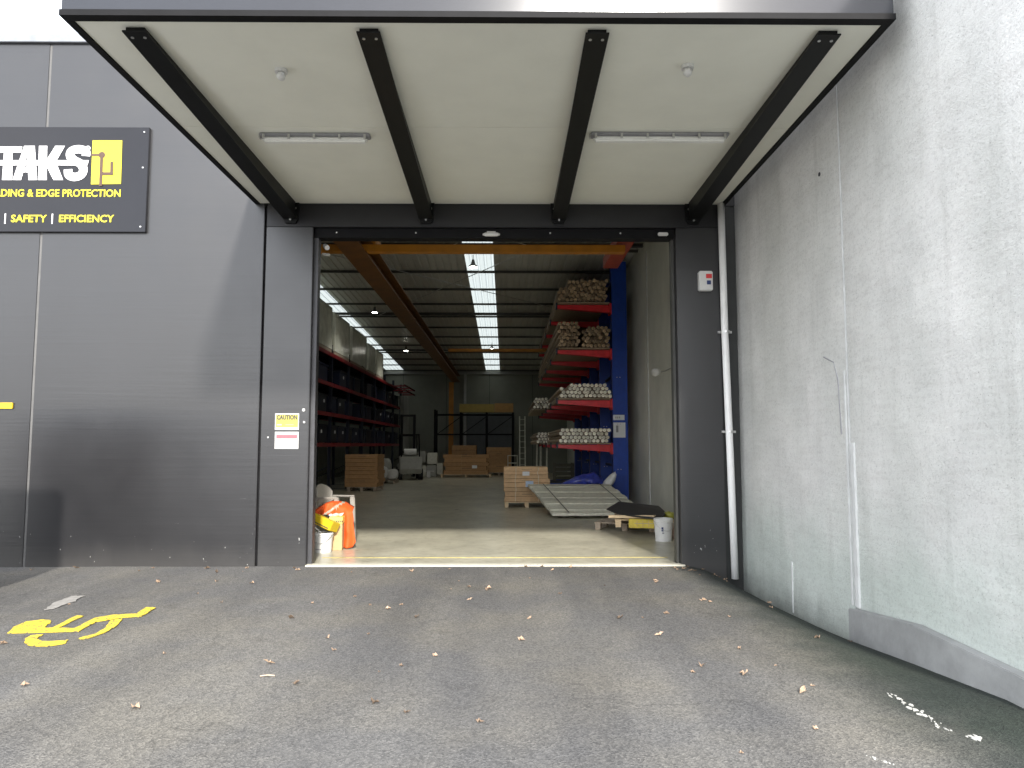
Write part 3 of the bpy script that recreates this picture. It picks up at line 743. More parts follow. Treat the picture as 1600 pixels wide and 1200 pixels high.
bx('red_heading', -3.09, -2.81, 9.9705, 9.973, 1.685, 1.735, M_PINK, t)
for k, (a, b_) in enumerate(((-3.03, -2.91), (-3.03, -2.93), (-3.05, -2.87), (-3.03, -2.97))):
    bx('print_line', a, b_, 9.9705, 9.973, 1.65 - k * 0.022, 1.656 - k * 0.022, M_GINK, t)
bx('print_mark', -2.87, -2.85, 9.9705, 9.973, 1.60, 1.65, M_GINK, t)
for x, z, s in ((-2.73, 2.07, 0.02), (-2.72, 1.905, 0.014), (-3.20, 1.70, 0.01)):
    tag(MB().tube([(x, 9.965, z), (x, 9.981, z)], s, M_LENS, 6).build('wall_screw'), {0.02: 'larger pale fixing above the right edge of the CAUTION notice', 0.014: 'small pale fixing right of the CAUTION notice', 0.01: 'tiny pale fixing left of the red headed notice'}[s], 'screw')
yb = MB().box(-7.4, -6.64, 9.955, 9.979, 2.085, 2.165, M_YEL).build('yellow_strip', bevel=0.003); tag(yb, 'short yellow strip fixed low on the charcoal wall at the left edge', 'sign')

# the company sign
SG = root('company_sign', (-6.9, 9.96, 4.51), 'dark sign board with white TAKS lettering and yellow emblem', 'sign')
MB().box(-9.0, -4.945, 9.93, 9.978, 4.51, 5.99, M_SIGN).build('board', SG, world=True, bevel=0.003)
ys = 9.9255
def flat(name, P, m, y=ys, th=0.003):
    return MB().prism(P, 1, y - th, y, m).build(name, SG, world=True)
flat('letter', [(-7.30, 5.705), (-6.68, 5.706), (-6.693, 5.62), (-6.808, 5.62), (-6.793, 5.232), (-6.931, 5.231), (-6.926, 5.619), (-7.30, 5.619)], M_WPRINT)
flat('letter', [(-6.786, 5.232), (-6.655, 5.716), (-6.509, 5.717), (-6.451, 5.233), (-6.569, 5.232), (-6.58, 5.341), (-6.612, 5.341), (-6.615, 5.42), (-6.593, 5.423), (-6.609, 5.586), (-6.639, 5.423), (-6.62, 5.418), (-6.616, 5.341), (-6.647, 5.341), (-6.672, 5.232)], M_WPRINT)
flat('letter', [(-6.45, 5.717), (-6.338, 5.717), (-6.332, 5.526), (-6.226, 5.718), (-6.094, 5.718), (-6.208, 5.492), (-6.096, 5.234), (-6.227, 5.234), (-6.329, 5.424), (-6.319, 5.233), (-6.438, 5.233)], M_WPRINT)
def ribbon(P, w):
    P = [Vector(p) for p in P]; q = []
    for i in range(len(P) - 1):      # Catmull-Rom
        p0, p1, p2, p3 = P[max(i - 1, 0)], P[i], P[i + 1], P[min(i + 2, len(P) - 1)]
        for k in range(5):
            t_ = k / 5
            q.append(0.5 * ((2 * p1) + (p2 - p0) * t_ + (2 * p0 - 5 * p1 + 4 * p2 - p3) * t_ ** 2 + (3 * p1 - p0 - 3 * p2 + p3) * t_ ** 3))
    q.append(P[-1]); a = []; b_ = []
    for i, p in enumerate(q):
        d = (q[min(i + 1, len(q) - 1)] - q[max(i - 1, 0)]).normalized(); nn = Vector((-d.y, d.x)) * w / 2
        a.append(p + nn); b_.append(p - nn)
    return a, b_
a_, b_ = ribbon([(-5.80, 5.575), (-5.805, 5.640), (-5.90, 5.672), (-6.0, 5.645), (-6.015, 5.575), (-5.96, 5.515), (-5.87, 5.465), (-5.825, 5.39), (-5.85, 5.31), (-5.935, 5.277), (-6.02, 5.305), (-6.035, 5.385)], 0.115)
mb = MB()
for i in range(len(a_) - 1):
    mb.prism([a_[i], a_[i + 1], b_[i + 1], b_[i]], 1, ys - 0.003, ys, M_WPRINT)
mb.build('letter', SG, world=True)
flat('letter_bar', [(-7.058, 5.51), (-5.754, 5.514), (-5.77, 5.442), (-7.054, 5.438)], M_WPRINT, ys - 0.0035, 0.002)
mb = MB()
for i in range(14):
    a0, a1 = 2 * math.pi * i / 14, 2 * math.pi * (i + 1) / 14
    f_ = lambda r_, a: (-5.778 + r_ * math.cos(a), 5.685 + r_ * math.sin(a))
    mb.prism([f_(0.036, a0), f_(0.036, a1), f_(0.027, a1), f_(0.027, a0)], 1, ys - 0.002, ys, M_WPRINT)
mb.build('registered_mark', SG, world=True)
text('R', 'registered_letter', -5.778, 5.668, ys - 0.001, 0.026, 0.034, M_WPRINT, SG, 0, align='CENTER')
flat('emblem_field', [(-5.717, 5.798), (-5.31, 5.799), (-5.301, 5.182), (-5.711, 5.174)], M_LEMON)
M_EM = mat('emblem_brown', (0.07, 0.035, 0.02), 0.4)
yl = ys - 0.0035
flat('emblem_mark', [(-5.579 + 0.047 * math.cos(i * math.pi / 8), 5.59 + 0.047 * math.sin(i * math.pi / 8)) for i in range(16)], M_EM, yl, 0.002)
flat('emblem_mark', [(-5.735, 5.605), (-5.60, 5.605), (-5.60, 5.574), (-5.735, 5.574)], M_EM, yl - 0.0025, 0.001)
flat('emblem_mark', [(-5.60, 5.58), (-5.558, 5.58), (-5.554, 5.15), (-5.597, 5.15)], M_EM, yl - 0.0040, 0.001)
flat('emblem_mark', [(-5.557, 5.345), (-5.41, 5.345), (-5.41, 5.305), (-5.557, 5.305)], M_EM, yl - 0.0055, 0.001)
flat('emblem_mark', [(-5.455, 5.495), (-5.415, 5.495), (-5.411, 5.306), (-5.451, 5.306)], M_EM, yl - 0.0070, 0.001)
text('SCAFFOLDING & EDGE PROTECTION', 'lettering', -5.30, 4.997, ys - 0.002, 2.17, 0.106, M_LEMON, SG, 0.022, align='RIGHT')
text('SAFETY', 'lettering', -6.778, 4.638, ys - 0.002, 0.488, 0.105, M_LEMON, SG, 0.022)
text('EFFICIENCY', 'lettering', -6.124, 4.64, ys - 0.002, 0.752, 0.105, M_LEMON, SG, 0.022)
for x in (-6.858, -6.216): flat('divider_bar', [(x - 0.009, 4.617), (x + 0.009, 4.617), (x + 0.009, 4.758), (x - 0.009, 4.758)], M_WPRINT)
for x in (-5.01, -8.93):
    for z in (4.58, 5.414, 5.92): MB().tube([(x, 9.92, z), (x, 9.931, z)], 0.011, M_GREYM, 8).build('screw', SG, world=True)

# fittings in the doorway head
t = root('door_lamp', (-0.19, 10.0, 4.50), 'small white oval lamp on the door head', 'lamp')
MB().tube([(-0.32, 10.03, 4.515), (-0.28, 10.03, 4.515), (-0.12, 10.03, 4.515), (-0.08, 10.03, 4.515)], [0.012, 0.028, 0.028, 0.012], M_WHITE, 10).build('housing', t, world=True, smooth=True)
bx('mounting_plate', -0.26, -0.14, 10.03, 10.05, 4.52, 4.56, M_GREYM, t)
t = MB().box(2.12, 2.26, 10.0, 10.049, 4.50, 4.545, M_WHITE).build('door_sensor', bevel=0.01); tag(t, 'small white sensor at the right end of the door head', 'sensor')
t = root('security_camera', (-2.56, 10.3, 4.38), 'small white camera in the top left corner of the doorway', 'camera')
MB().tube([(-2.57, 10.3, 4.42), (-2.52, 10.22, 4.37)], 0.035, M_WHITE, 10).build('body', t, world=True)
MB().tube([(-2.60, 10.3, 4.30), (-2.50, 10.26, 4.28)], 0.022, M_DIRTYW, 8).build('bracket', t, world=True)
t = root('flood_light', (3.4, 15.5, 3.1), 'white flood light on the inside right wall', 'lamp')
MB().tube([(3.26, 15.5, 3.14), (3.20, 15.45, 3.13), (3.13, 15.35, 3.11)], [0.05, 0.075, 0.085], M_WHITE, 14).build('head', t, world=True, smooth=True)
MB().tube([(3.26, 15.5, 3.14), (3.40, 15.6, 3.17), (3.5, 15.3, 3.22)], 0.014, M_GREYM, 6).build('arm', t, world=True)
t = root('socket_board', (3.48, 14.86, 1.9), 'tall white switch plate on the inside right wall near the doorway', 'switch')
bx('plate', 3.46, 3.499, 14.78, 14.95, 1.70, 2.06, M_DIRTYW, t, 0.006)
for z in (1.78, 1.88, 1.98): bx('switch', 3.452, 3.461, 14.83, 14.88, z, z + 0.03, M_GINK, t)
t = MB().tube([(3.49, 17.9, 6.4), (3.49, 17.9, 0.05)], 0.016, M_LSEAL, 6).build('wall_conduit'); tag(t, 'thin pale conduit running down the inside right wall', 'pipe')

# ------------------------------------------------------------------ right cantilever rack
RK = root('cantilever_rack', (3.0, 20, 0), 'blue cantilever rack with red arms on the right', 'rack')
ARM_Z = (1.62, 2.80, 4.15, 5.38)
cols = (19.6, 22.3, 25.0, 27.7, 30.4)
for i, yc in enumerate(cols):
    c0 = 2.86
    MB().box(c0, c0 + 0.40, yc, yc + 0.02, 0.01, 6.55, M_BLUE).box(c0, c0 + 0.40, yc + 0.30, yc + 0.32, 0.01, 6.55, M_BLUE).box(c0 + 0.0, c0 + 0.02, yc + 0.02, yc + 0.30, 0.01, 6.55, M_BLUE).box(c0 + 0.38, c0 + 0.40, yc + 0.02, yc + 0.30, 0.01, 6.55, M_BLUE).build('upright', RK, world=True)
    MB().prism([(1.55, 0.01), (c0, 0.01), (c0, 0.26), (1.55, 0.12)], 1, yc + 0.08, yc + 0.24, M_BLUE).build('base_leg', RK, world=True)
    for z in ARM_Z:
        a = MB().prism([(1.40, z - 0.015), (1.40, z - 0.10), (c0 - 0.06, z - 0.215), (c0 - 0.06, z - 0.015)], 1, yc + 0.04, yc + 0.22, M_RED).build('arm', RK, world=True)
        MB().box(c0 - 0.06, c0 - 0.001, yc + 0.0, yc + 0.26, z - 0.27, z + 0.03, M_RED).build('arm_plate', a, bevel=0.01) if False else bx('arm_plate', c0 - 0.058, c0 - 0.002, yc - 0.02, yc + 0.28, z - 0.27, z + 0.03, M_RED, RK, 0.01)
        bx('arm_tip', 1.36, 1.398, yc + 0.03, yc + 0.23, z - 0.12, z + 0.05, M_DBLUE, RK)
    for z in (0.95, 2.15, 3.4):
        for dx in (0.12, 0.2):
            MB().tube([(c0 + dx, yc - 0.01, z), (c0 + dx, yc, z)], 0.014, M_GREYM, 6).build('bolt', RK, world=True)
for y0 in cols[:-1]:
    for z in (1.0, 3.5, 6.2):
        bx('brace_bar', 3.02, 3.08, y0 + 0.32, y0 + 2.7, z, z + 0.06, M_DBLUE, RK)
t = RK
bx('rack_notice', 2.80 + 0.065, 3.19, 19.592, 19.598, 1.79, 2.19, M_PAPER, t)
bx('rack_notice', 2.80 + 0.065, 3.17, 19.592, 19.598, 2.255, 2.395, M_PAPER, t)
bx('notice_print', 2.94, 3.0, 19.588, 19.591, 1.93, 2.11, M_GINK, t)
for k in range(3): bx('notice_print', 2.93 + k * 0.05, 2.95 + k * 0.05, 19.588, 19.591, 2.30, 2.35, M_GINK, t)

def tube_mesh(name, r, ln_, m_side, m_end):
    mb = MB(); seg = 10; ks = mb._m(m_side); ke = mb._m(m_end)
    rings = [(r, 0), (r * 0.72, 0), (r * 0.62, 0.02)]
    for rr, yy in rings:
        for j in range(seg):
            a = 2 * math.pi * j / seg; mb.v.append(Vector((rr * math.cos(a), yy, rr * math.sin(a))))
    for j in range(seg):
        a = 2 * math.pi * j / seg; mb.v.append(Vector((r * math.cos(a), ln_, r * math.sin(a))))
    for j in range(seg):
        k = (j + 1) % seg
        mb.f += [[j, k, seg + k, seg + j], [seg + j, seg + k, 2 * seg + k, 2 * seg + j], [j, k, 3 * seg + k, 3 * seg + j]]; mb.mi += [ke, ke, ks]
    mb.f += [[2 * seg + j for j in range(seg)], [3 * seg + j for j in range(seg)]]; mb.mi += [ke, ks]
    return mb.mesh(name)
TB_P = tube_mesh('pale_tube', 0.048, 5.6, M_TUBE, M_TUBEP)
TB_T = tube_mesh('tan_tube', 0.048, 5.6, M_TUBE, M_TUBET)
def tube_bundle(x0, x1, y0, z0, rows, mesh, label, ragged=0.0, left=None):
    t = root('tube_bundle', ((x0 + x1) / 2, y0, z0), label, 'tube bundle')
    d = 0.108
    for r_ in range(rows):
        n = int((x1 - x0) / d)
        for i in range(n):
            xx = x0 + 0.05 + i * d + (d / 2 if r_ % 2 else 0)
            if xx > x1 - 0.03: continue
            if ragged and r_ >= rows - 2 and noise.noise(Vector((xx * 2.3, r_ * 0.4, z0))) < ragged - 0.35: continue
            link('tube', mesh, t, (xx - (x0 + x1) / 2 + random.uniform(-.004, .004), random.uniform(-.16, .12), 0.05 + r_ * 0.093 + random.uniform(-.003, .003)), (0, random.uniform(0, 0.6), random.uniform(-.004, .004)))
    return t
def deck(x0, x1, y0, y1, z, label):
    tag(bx('deck_sheet', x0, x1, y0, y1, z, z + 0.03, mat('deck_timber', (0.42, 0.34, 0.24), 0.7, 0, 0.15, 8)), label, 'shelf board')
names = ('lowest', 'second', 'third', 'top')
# near racks: long tubes lying from the first to the third column
deck(1.42, 2.78, 19.45, 25.3, ARM_Z[0] + 0.0, 'timber board on the lowest red arms of the blue rack, front')
deck(1.42, 2.78, 19.45, 25.3, ARM_Z[1] + 0.0, 'timber board on the second red arms of the blue rack, front')
deck(1.42, 2.78, 19.45, 25.3, ARM_Z[2] + 0.0, 'pale timber board on the third red arms of the blue rack, front')
deck(1.42, 2.78, 19.45, 25.3, ARM_Z[3] + 0.0, 'timber board on the top red arms of the blue rack, front')
tube_bundle(1.40, 2.80, 19.3, ARM_Z[0] + 0.032, 4, TB_P, 'pale ended tubes on the lowest arms of the blue rack')
tube_bundle(1.42, 2.84, 19.3, ARM_Z[1] + 0.032, 4, TB_P, 'pale ended tubes on the second arms of the blue rack', 0.05)
tube_bundle(1.38, 2.02, 19.3, ARM_Z[2] + 0.032, 7, TB_T, 'taller left pile of tan tubes on the third arms of the blue rack')
tube_bundle(2.02, 2.80, 19.35, ARM_Z[2] + 0.032, 6, TB_T, 'lower ragged right pile of tan tubes on the third arms', 0.12)
tube_bundle(1.38, 2.74, 19.3, ARM_Z[3] + 0.032, 6, TB_T, 'tan tubes on the top arms of the blue rack', 0.1)
for k, (z, rr, x0) in enumerate(zip(ARM_Z, (4, 4, 7, 6), (1.05, 0.95, 1.38, 1.38))):
    deck(x0, 2.78, 25.5, 30.9, z, f'timber board on the {names[k]} red arms of the blue rack, rear half')
    tube_bundle(x0, 2.70, 25.15, z + 0.032, rr, TB_T if k > 1 else TB_P, f'rear bundle of tubes on the {names[k]} arms of the blue rack', 0.1)

# ------------------------------------------------------------------ left pallet rack
LR = root('pallet_rack', (-6.2, 20, 0), 'long dark pallet rack with deep red beams on the left', 'rack')
LZ = (1.60, 2.58, 3.55, 4.53)
ycols = [13.5 + 2.7 * i for i in range(11)]
for yc in ycols:
    for x in (-5.78, -6.9):
        bx('upright', x - 0.05, x + 0.05, yc - 0.05, yc + 0.05, 0.01, 4.9 if yc < 37 else 4.9, M_DBLUE, LR)
    bx('footplate', -6.98, -5.70, yc - 0.07, yc + 0.07, 0.001, 0.012, M_DBLUE, LR)
    for k in range(4):
        z = 0.4 + 1.1 * k
        MB().tube([(-6.9, yc, z), (-5.78, yc, z + 0.5)], 0.016, M_DBLUE, 5).build('brace', LR, world=True)
for z in LZ:
    for y0 in ycols[:-1]:
        bx('beam', -5.72, -5.66, y0 + 0.02, y0 + 2.68, z - 0.06, z + 0.06, M_DRED, LR, 0.004)
        bx('beam', -6.96, -6.90, y0 + 0.02, y0 + 2.68, z - 0.06, z + 0.06, M_DRED, LR, 0.004)
        bx('shelf_deck', -6.88, -5.73, y0 + 0.06, y0 + 2.64, z - 0.02, z + 0.0, M_DARK, LR)
# arms poking out at the far end
for z in (4.35, 4.58):
    for y0 in (37.0, 38.6, 40.2):
        bx('end_arm', -5.65, -5.05, y0, y0 + 0.08, z - 0.06, z, M_DRED, LR)
bx('end_beam', -5.07, -5.0, 36.6, 40.6, 4.53, 4.60, M_DRED, LR); bx('end_beam', -5.07, -5.0, 36.6, 40.6, 4.29, 4.36, M_DRED, LR)
# wrapped pallets on the top shelf
cuts = [(18.8, 21.1), (21.4, 24.0), (24.3, 26.7), (27.0, 30.0), (30.4, 31.9), (32.2, 34.1)]
for k, (y0, y1) in enumerate(cuts):
    k += 2
    h = (1.45, 1.5, 1.45, 1.5, 1.42, 1.4, 1.22, 1.2)[k]
    place = {2: 'wrinkled glossy wrapped pallet at the doorway edge of the top shelf', 3: 'tall wrapped pallet second from the doorway edge on the top left shelf', 4: 'wrapped pallet in the middle of the row on the top left shelf', 5: 'longest wrapped pallet on the top left shelf', 6: 'narrow wrapped pallet, second last on the top left shelf', 7: 'last and farthest wrapped pallet on the top left shelf', 0: 'nearest wrapped pallet on the top left shelf, hidden by the pillar', 1: 'second wrapped pallet on the top left shelf, hidden by the pillar'}[k]
    t = root('wrapped_pallet', (-6.25, (y0 + y1) / 2, LZ[3] + 0.06), place, 'wrapped pallet', 'wrapped pallets on the top left shelf')
    # wrinkled film body
    mb = MB(); kk = mb._m(M_WRAP); hx, hy = 0.56, (y1 - y0) / 2
    per = [(-hx + 2 * hx * i / 6, -hy) for i in range(6)] + [(hx, -hy + 2 * hy * i / 12) for i in range(12)] + [(hx - 2 * hx * i / 6, hy) for i in range(6)] + [(-hx, hy - 2 * hy * i / 12) for i in range(12)]
    N = len(per); nz = 9
    for j in range(nz + 1):
        for (px, py) in per:
            q = Vector((px * 3, py * 3, j * 0.9 + k * 5)); d = 0.012 * noise.noise(q) + 0.012 * noise.noise(q * 3)
            s_ = 1 + d - (0.02 if j == nz else 0)
            mb.v.append(Vector((px * s_, py * (1 + d * 0.3), 0.12 + (h - 0.12) * j / nz)))
    for j in range(nz):
        for i in range(N): mb.f.append([j * N + i, j * N + (i + 1) % N, (j + 1) * N + (i + 1) % N, (j + 1) * N + i]); mb.mi.append(kk)
    mb.f.append([nz * N + i for i in range(N)]); mb.mi.append(kk)
    mb.build('wrapped_load', t, smooth=True)
    mb = MB()
    for xx in (-0.5, 0, 0.5): mb.box(xx - 0.05, xx + 0.05, -hy, hy, 0.0, 0.11, M_OLDW)
    mb.build('pallet_base', t)
# stillages on the lower shelves
cr_me = MB()
cr_me.box(-0.5, 0.5, -0.55, 0.55, 0.08, 0.60, M_CRATE)
for a in (-0.5, 0.44):
    for c in (-0.55, 0.49): cr_me.box(a, a + 0.06, c, c + 0.06, 0, 0.08, M_CRATE)
body_me = cr_me.mesh('crate_body', bevel=0.015)
rim_me = MB().box(-0.53, 0.53, -0.58, 0.58, 0.60, 0.65, M_CRATE).mesh('crate_rim', bevel=0.01)
lab_me = MB().box(0.5, 0.508, -0.06, 0.06, 0.38, 0.48, M_PAPER).mesh('crate_label')
lev = ('on the floor under the lowest beam', 'on the lowest shelf', 'on the second shelf', 'on the third shelf')
for q, z in enumerate((0.0, LZ[0] + 0.0, LZ[1] + 0.0, LZ[2] + 0.0)):
    for i in range(4, 20):
        yy = 14.3 + i * 1.32
        if q == 0 and i > 6: continue
        if random.random() < 0.14: continue
        o = root('plastic_crate', (-6.32 + random.uniform(-.03, .03), yy, z + 0.003), f'dark blue plastic crate {lev[q]} of the left rack', 'crate', f'dark crates {lev[q]} of the left rack')
        link('crate_body', body_me, o); link('crate_rim', rim_me, o)
        if random.random() < 0.5: link('crate_label', lab_me, o, (0, random.uniform(-.3, .3), 0))
t = root('leaning_boards', (-5.35, 39.4, 0), 'pale boards standing upright at the far end of the left rack', 'boards')
for k in range(3): bx('board', -5.62 + k * 0.16, -5.49 + k * 0.16, 39.3, 39.36, 0, 4.2, M_FORK, t)

# ------------------------------------------------------------------ pallets and carton stacks
def make_pallet(w, d, label, m=M_WOOD, group='timber pallets'):
    t = root('timber_pallet', (0, 0, 0), label, 'pallet')
    n = 7; bw_ = 0.10
    top = MB().box(-w / 2, w / 2, -bw_ / 2, bw_ / 2, 0.122, 0.142, m).mesh('deck_board')
    for i in range(n): link('deck_board', top, t, (0, -d / 2 + bw_ / 2 + i * (d - bw_) / (n - 1), 0), (0, 0, random.uniform(-.006, .006)))
    blk = MB().box(-0.05, 0.05, -0.07, 0.07, 0.0, 0.10, m).mesh('block')
    st = MB().box(-0.05, 0.05, -d / 2, d / 2, 0.101, 0.1215, m).mesh('stringer')
    for x in (-w / 2 + 0.06, 0, w / 2 - 0.06):
        link('stringer', st, t, (x, 0, 0))
        for y in (-d / 2 + 0.075, 0, d / 2 - 0.075): link('block', blk, t, (x, y, 0.0005))
    return t
def stack(x, y, z, w, d, hts, label, m, offs=None, straps=(-0.3, 0.3), tags_=(), rz=0, strapm=M_STRAP):
    t = root('carton_stack', (x, y, z), label, 'cartons', rz=rz)
    zz = 0.0
    for i, h in enumerate(hts):
        o = (offs[i] if offs else (0, 0))
        MB().box(-w / 2 + o[0], w / 2 + o[1], -d / 2 + random.uniform(0, .02), d / 2, zz + 0.003, zz + h - 0.003, m).build('carton', t, bevel=0.008)
        # flap seam on the front
        MB().box(-w * 0.1, w * 0.12, -d / 2 - 0.002, -d / 2 + 0.021, zz + h * 0.44, zz + h * 0.5, M_INK).build('hand_hole', t) if i % 3 == 1 else None
        for s_ in straps:
            jx = s_ * w + random.uniform(-.015, .015)
            MB().box(jx - 0.008, jx + 0.008, -d / 2 - 0.006, -d / 2 - 0.002, zz, zz + h, strapm).build('strap', t)
        zz += h
    for (tx, tz, tw, th, tm) in tags_:
        MB().box(tx, tx + tw, -d / 2 - 0.012, -d / 2 - 0.007, tz, tz + th, tm).build('paper_label', t)
    return zz
p = make_pallet(1.16, 1.05, 'raw pine pallet under the strapped cartons in the middle of the floor'); p.location = (0.545, 19.55, 0)
hts = [0.135, 0.12, 0.115, 0.115, 0.10, 0.10, 0.095, 0.10]
offs = [(0.02, 0), (0.03, -0.0), (0.0, 0.0), (0.0, 0.03), (0, 0.03), (0, -0.02), (0, -0.02), (0.0, -0.03)]
stack(0.535, 19.53, 0.145, 1.16, 1.0, hts, 'strapped flat cartons on the pallet nearest the middle of the floor', M_CARD, offs,
      (-0.24, 0.26), ((-0.10, 0.665, 0.18, 0.105, M_PAPER), (-0.02, 0.375, 0.2, 0.15, M_BPAPER)))
p = make_pallet(1.05, 1.15, 'dark pallet under the tall carton stack in front of the left rack', M_OLDW); p.location = (-4.95, 26.3, 0); p.rotation_euler.z = R(-3)
stack(-4.97, 26.25, 0.145, 1.15, 1.1, [0.14] * 8, 'tall stack of brown flat cartons in front of the left rack', M_CARDD, [(random.uniform(-.03, .03), random.uniform(-.03, .03)) for _ in range(8)], (), rz=R(-3))
p = make_pallet(2.5, 1.1, 'wide pallet under the brown cartons at the middle rear', M_WOOD); p.location = (-1.95, 37, 0)
stack(-1.95, 36.95, 0.145, 2.2, 1.0, [0.20, 0.20, 0.20, 0.2, 0.17], 'wide pile of worn brown cartons at the middle rear of the hall', M_CARDD, [(0, 0), (0.1, -0.1), (-0.0, 0.02), (0.05, -0.1), (-0.03, 0.05)], (-0.1,), ((0.3, 0.3, 0.25, 0.15, M_PAPER),), strapm=M_CARDL)
stack(-2.2, 39.6, 0.5, 1.3, 0.8, [0.4, 0.42, 0.25], 'pale topped cartons just behind the wide brown pile', M_CARDD, None, ())
p = make_pallet(1.3, 1.0, 'pallet under the smaller cartons right of the wide brown pile', M_OLDW); p.location = (-0.33, 39.4, 0)
stack(-0.35, 39.4, 0.145, 1.3, 1.0, [0.22] * 6, 'smaller stack of brown cartons right of the wide brown pile', M_CARDD, None, ())
stack(-2.2, 39.75, 0.0, 1.3, 0.8, [0.25, 0.24], 'dark cartons at the bottom behind the wide brown pile', M_CARDD, None, ())

# wire trolley right of the small stack
t = root('wire_trolley', (0.35, 38.0, 0), 'small wire framed trolley beside the small rear carton stack', 'trolley')
for x in (0.12, 0.6):
    for y in (37.8, 38.3): MB().tube([(x, y, 0), (x, y, 1.05)], 0.018, M_GALV, 6).build('leg', t, world=True)
for z in (0.3, 0.65, 1.03): bx('shelf', 0.10, 0.62, 37.78, 38.32, z, z + 0.03, M_GALV, t)

# black scaffold shelving at the back
t = root('scaffold_shelf', (-1.7, 40, 0), 'tall black tube shelving frame before the rear wall', 'rack')
for x in (-3.82, -2.43, -1.03, 0.40):
    for y in (39.9, 40.9): bx('post', x - 0.05, x + 0.05, y - 0.05, y + 0.05, 0, (3.5 if x < -3 else 3.35), M_DARK, t)
for z in (2.13, 3.20):
    for x0, x1 in ((-3.77, -2.48), (-2.38, -1.08), (-0.98, 0.35)):
        for y in (39.9, 40.9): bx('rail', x0, x1, y - 0.03, y + 0.03, z, z + 0.06, M_DARK, t)
for x0, x1 in ((-3.77, -2.48), (-2.38, -1.08), (-0.98, 0.35)):
    MB().tube([(x0, 40.9, 2.2), (x1, 40.9, 3.15)], 0.02, M_DARK, 5).build('brace', t, world=True)
t = root('yellow_beams', (-1, 40.2, 3.4), 'dull yellow timber beams lying on top of the black shelving', 'beams')
for k in range(3): bx('beam', -2.50, -0.62, 39.85 + k * 0.3, 40.1 + k * 0.3, 3.37 if k else 3.36, 3.80, mat('ochre_timber', (0.42, 0.30, 0.07), 0.6), t, 0.01)
for k in range(2): bx('beam', -0.60, 0.42, 39.85 + k * 0.3, 40.1 + k * 0.3, 3.36, 3.84, mat('orange_timber', (0.48, 0.26, 0.08), 0.6), t, 0.01)

# ladders and poles by the right rear
t = root('step_ladder', (0.86, 38.5, 0), 'pale aluminium ladder leaning near the rear of the blue rack', 'ladder')
for x in (0.74, 1.02): MB().tube([(x, 38.3, 0), (x, 38.9, 3.1)], 0.028, M_GALV, 6).build('rail', t, world=True)
for k in range(10): MB().tube([(0.74, 38.35 + k * 0.057, 0.28 + 0.295 * k), (1.02, 38.35 + k * 0.057, 0.28 + 0.295 * k)], 0.016, M_GALV, 5).build('rung', t, world=True)
for k, (x, h, r_, lb) in enumerate(((1.20, 1.7, 0.03, 'short pale pole standing right of the ladder'), (1.30, 1.55, 0.045, 'thicker pale pole standing by the front end of the cartons'), (1.47, 1.5, 0.03, 'thin pale pole under the blue rack arms'))):
    tag(MB().tube([(x, 28.6 - k, 0), (x + 0.03, 28.8 - k, h)], r_, M_GALV, 8).build('steel_pole'), lb, 'pole')

# forklift
FL = root('forklift', (-4.5, 34.6, 0), 'pale grey forklift parked at the rear left with a dark mast', 'forklift', rz=R(12))
MB().prism([(-0.75, 0.28), (0.95, 0.28), (1.05, 0.5), (1.0, 1.0), (0.35, 1.12), (0.1, 0.62), (-0.45, 0.62), (-0.75, 0.75)], 0, -0.5, 0.5, M_FORK).build('body', FL, bevel=0.04, rot=(0, 0, R(180)))
for x in (-0.47, 0.47):
    for y, r_ in ((-0.62, 0.25), (0.5, 0.29)):
        w_ = MB().tube([(x - 0.1, y, r_), (x + 0.1, y, r_)], r_, M_RUBBER, 16).build('wheel', FL)
for x in (-0.3, 0.3):
    MB().box(x - 0.06, x + 0.06, 0.86, 1.0, 0.1, 3.05, M_DARK).build('mast_rail', FL)
    MB().box(x - 0.05, x + 0.05, 1.0, 2.0, 0.06, 0.1, M_DARK).build('fork', FL)
    for y in (-0.75, 0.7): MB().tube([(x * 1.4, y, 0.7 if y < 0 else 0.75), (x * 1.3, y * 0.75, 2.05)], 0.03, M_DARK, 6).build('guard_post', FL)
for z in (1.2, 2.0, 2.95): MB().box(-0.36, 0.36, 0.88, 0.98, z, z + 0.1, M_DARK).build('mast_crossbar', FL)
for k in range(5): MB().box(-0.42, 0.42, -0.58 + k * 0.25, -0.5 + k * 0.25, 2.05, 2.09, M_DARK).build('guard_bar', FL)
MB().box(-0.25, 0.25, -0.1, 0.3, 0.68, 0.82, M_RUBBER).box(-0.25, 0.25, -0.2, -0.08, 0.82, 1.25, M_RUBBER).build('seat', FL, bevel=0.03)
MB().tube([(-0.28, -0.55, 1.27), (0.28, -0.55, 1.27)], 0.15, M_WHITE, 14).build('gas_bottle', FL)
# sacks, drums and rolls around it
def sack(x, y, z, sx, sy, sz, label, m=M_DIRTYW, seed=0):
    bm = bmesh.new(); bmesh.ops.create_icosphere(bm, subdivisions=3, radius=1)
    for v in bm.verts:
        c = v.co
        c = Vector([math.copysign(abs(q) ** 0.55, q) for q in c])
        d = 1 + 0.10 * noise.noise(c * 1.7 + Vector((seed, 0, 0))) + 0.05 * noise.noise(c * 4 + Vector((seed, 0, 0)))
        v.co = Vector((c.x * sx / 2 * d, c.y * sy / 2 * d, max(0, c.z * 0.5 + 0.5) * sz * (d if c.z > 0 else 1)))
    me = bpy.data.meshes.new('sack'); bm.to_mesh(me); bm.free(); me.materials.append(m)
    me.polygons.foreach_set('use_smooth', [True] * len(me.polygons))
    return tag(link('bulk_sack', me, None, (x, y, z)), label, 'sack')
p = make_pallet(1.2, 1.0, 'low pallet carrying pale sacks beside the forklift', M_OLDW); p.location = (-5.15, 31.2, 0)
sack(-5.2, 31.0, 0.145, 0.62, 0.7, 0.55, 'larger pale sack on the low pallet left of the forklift', seed=1)
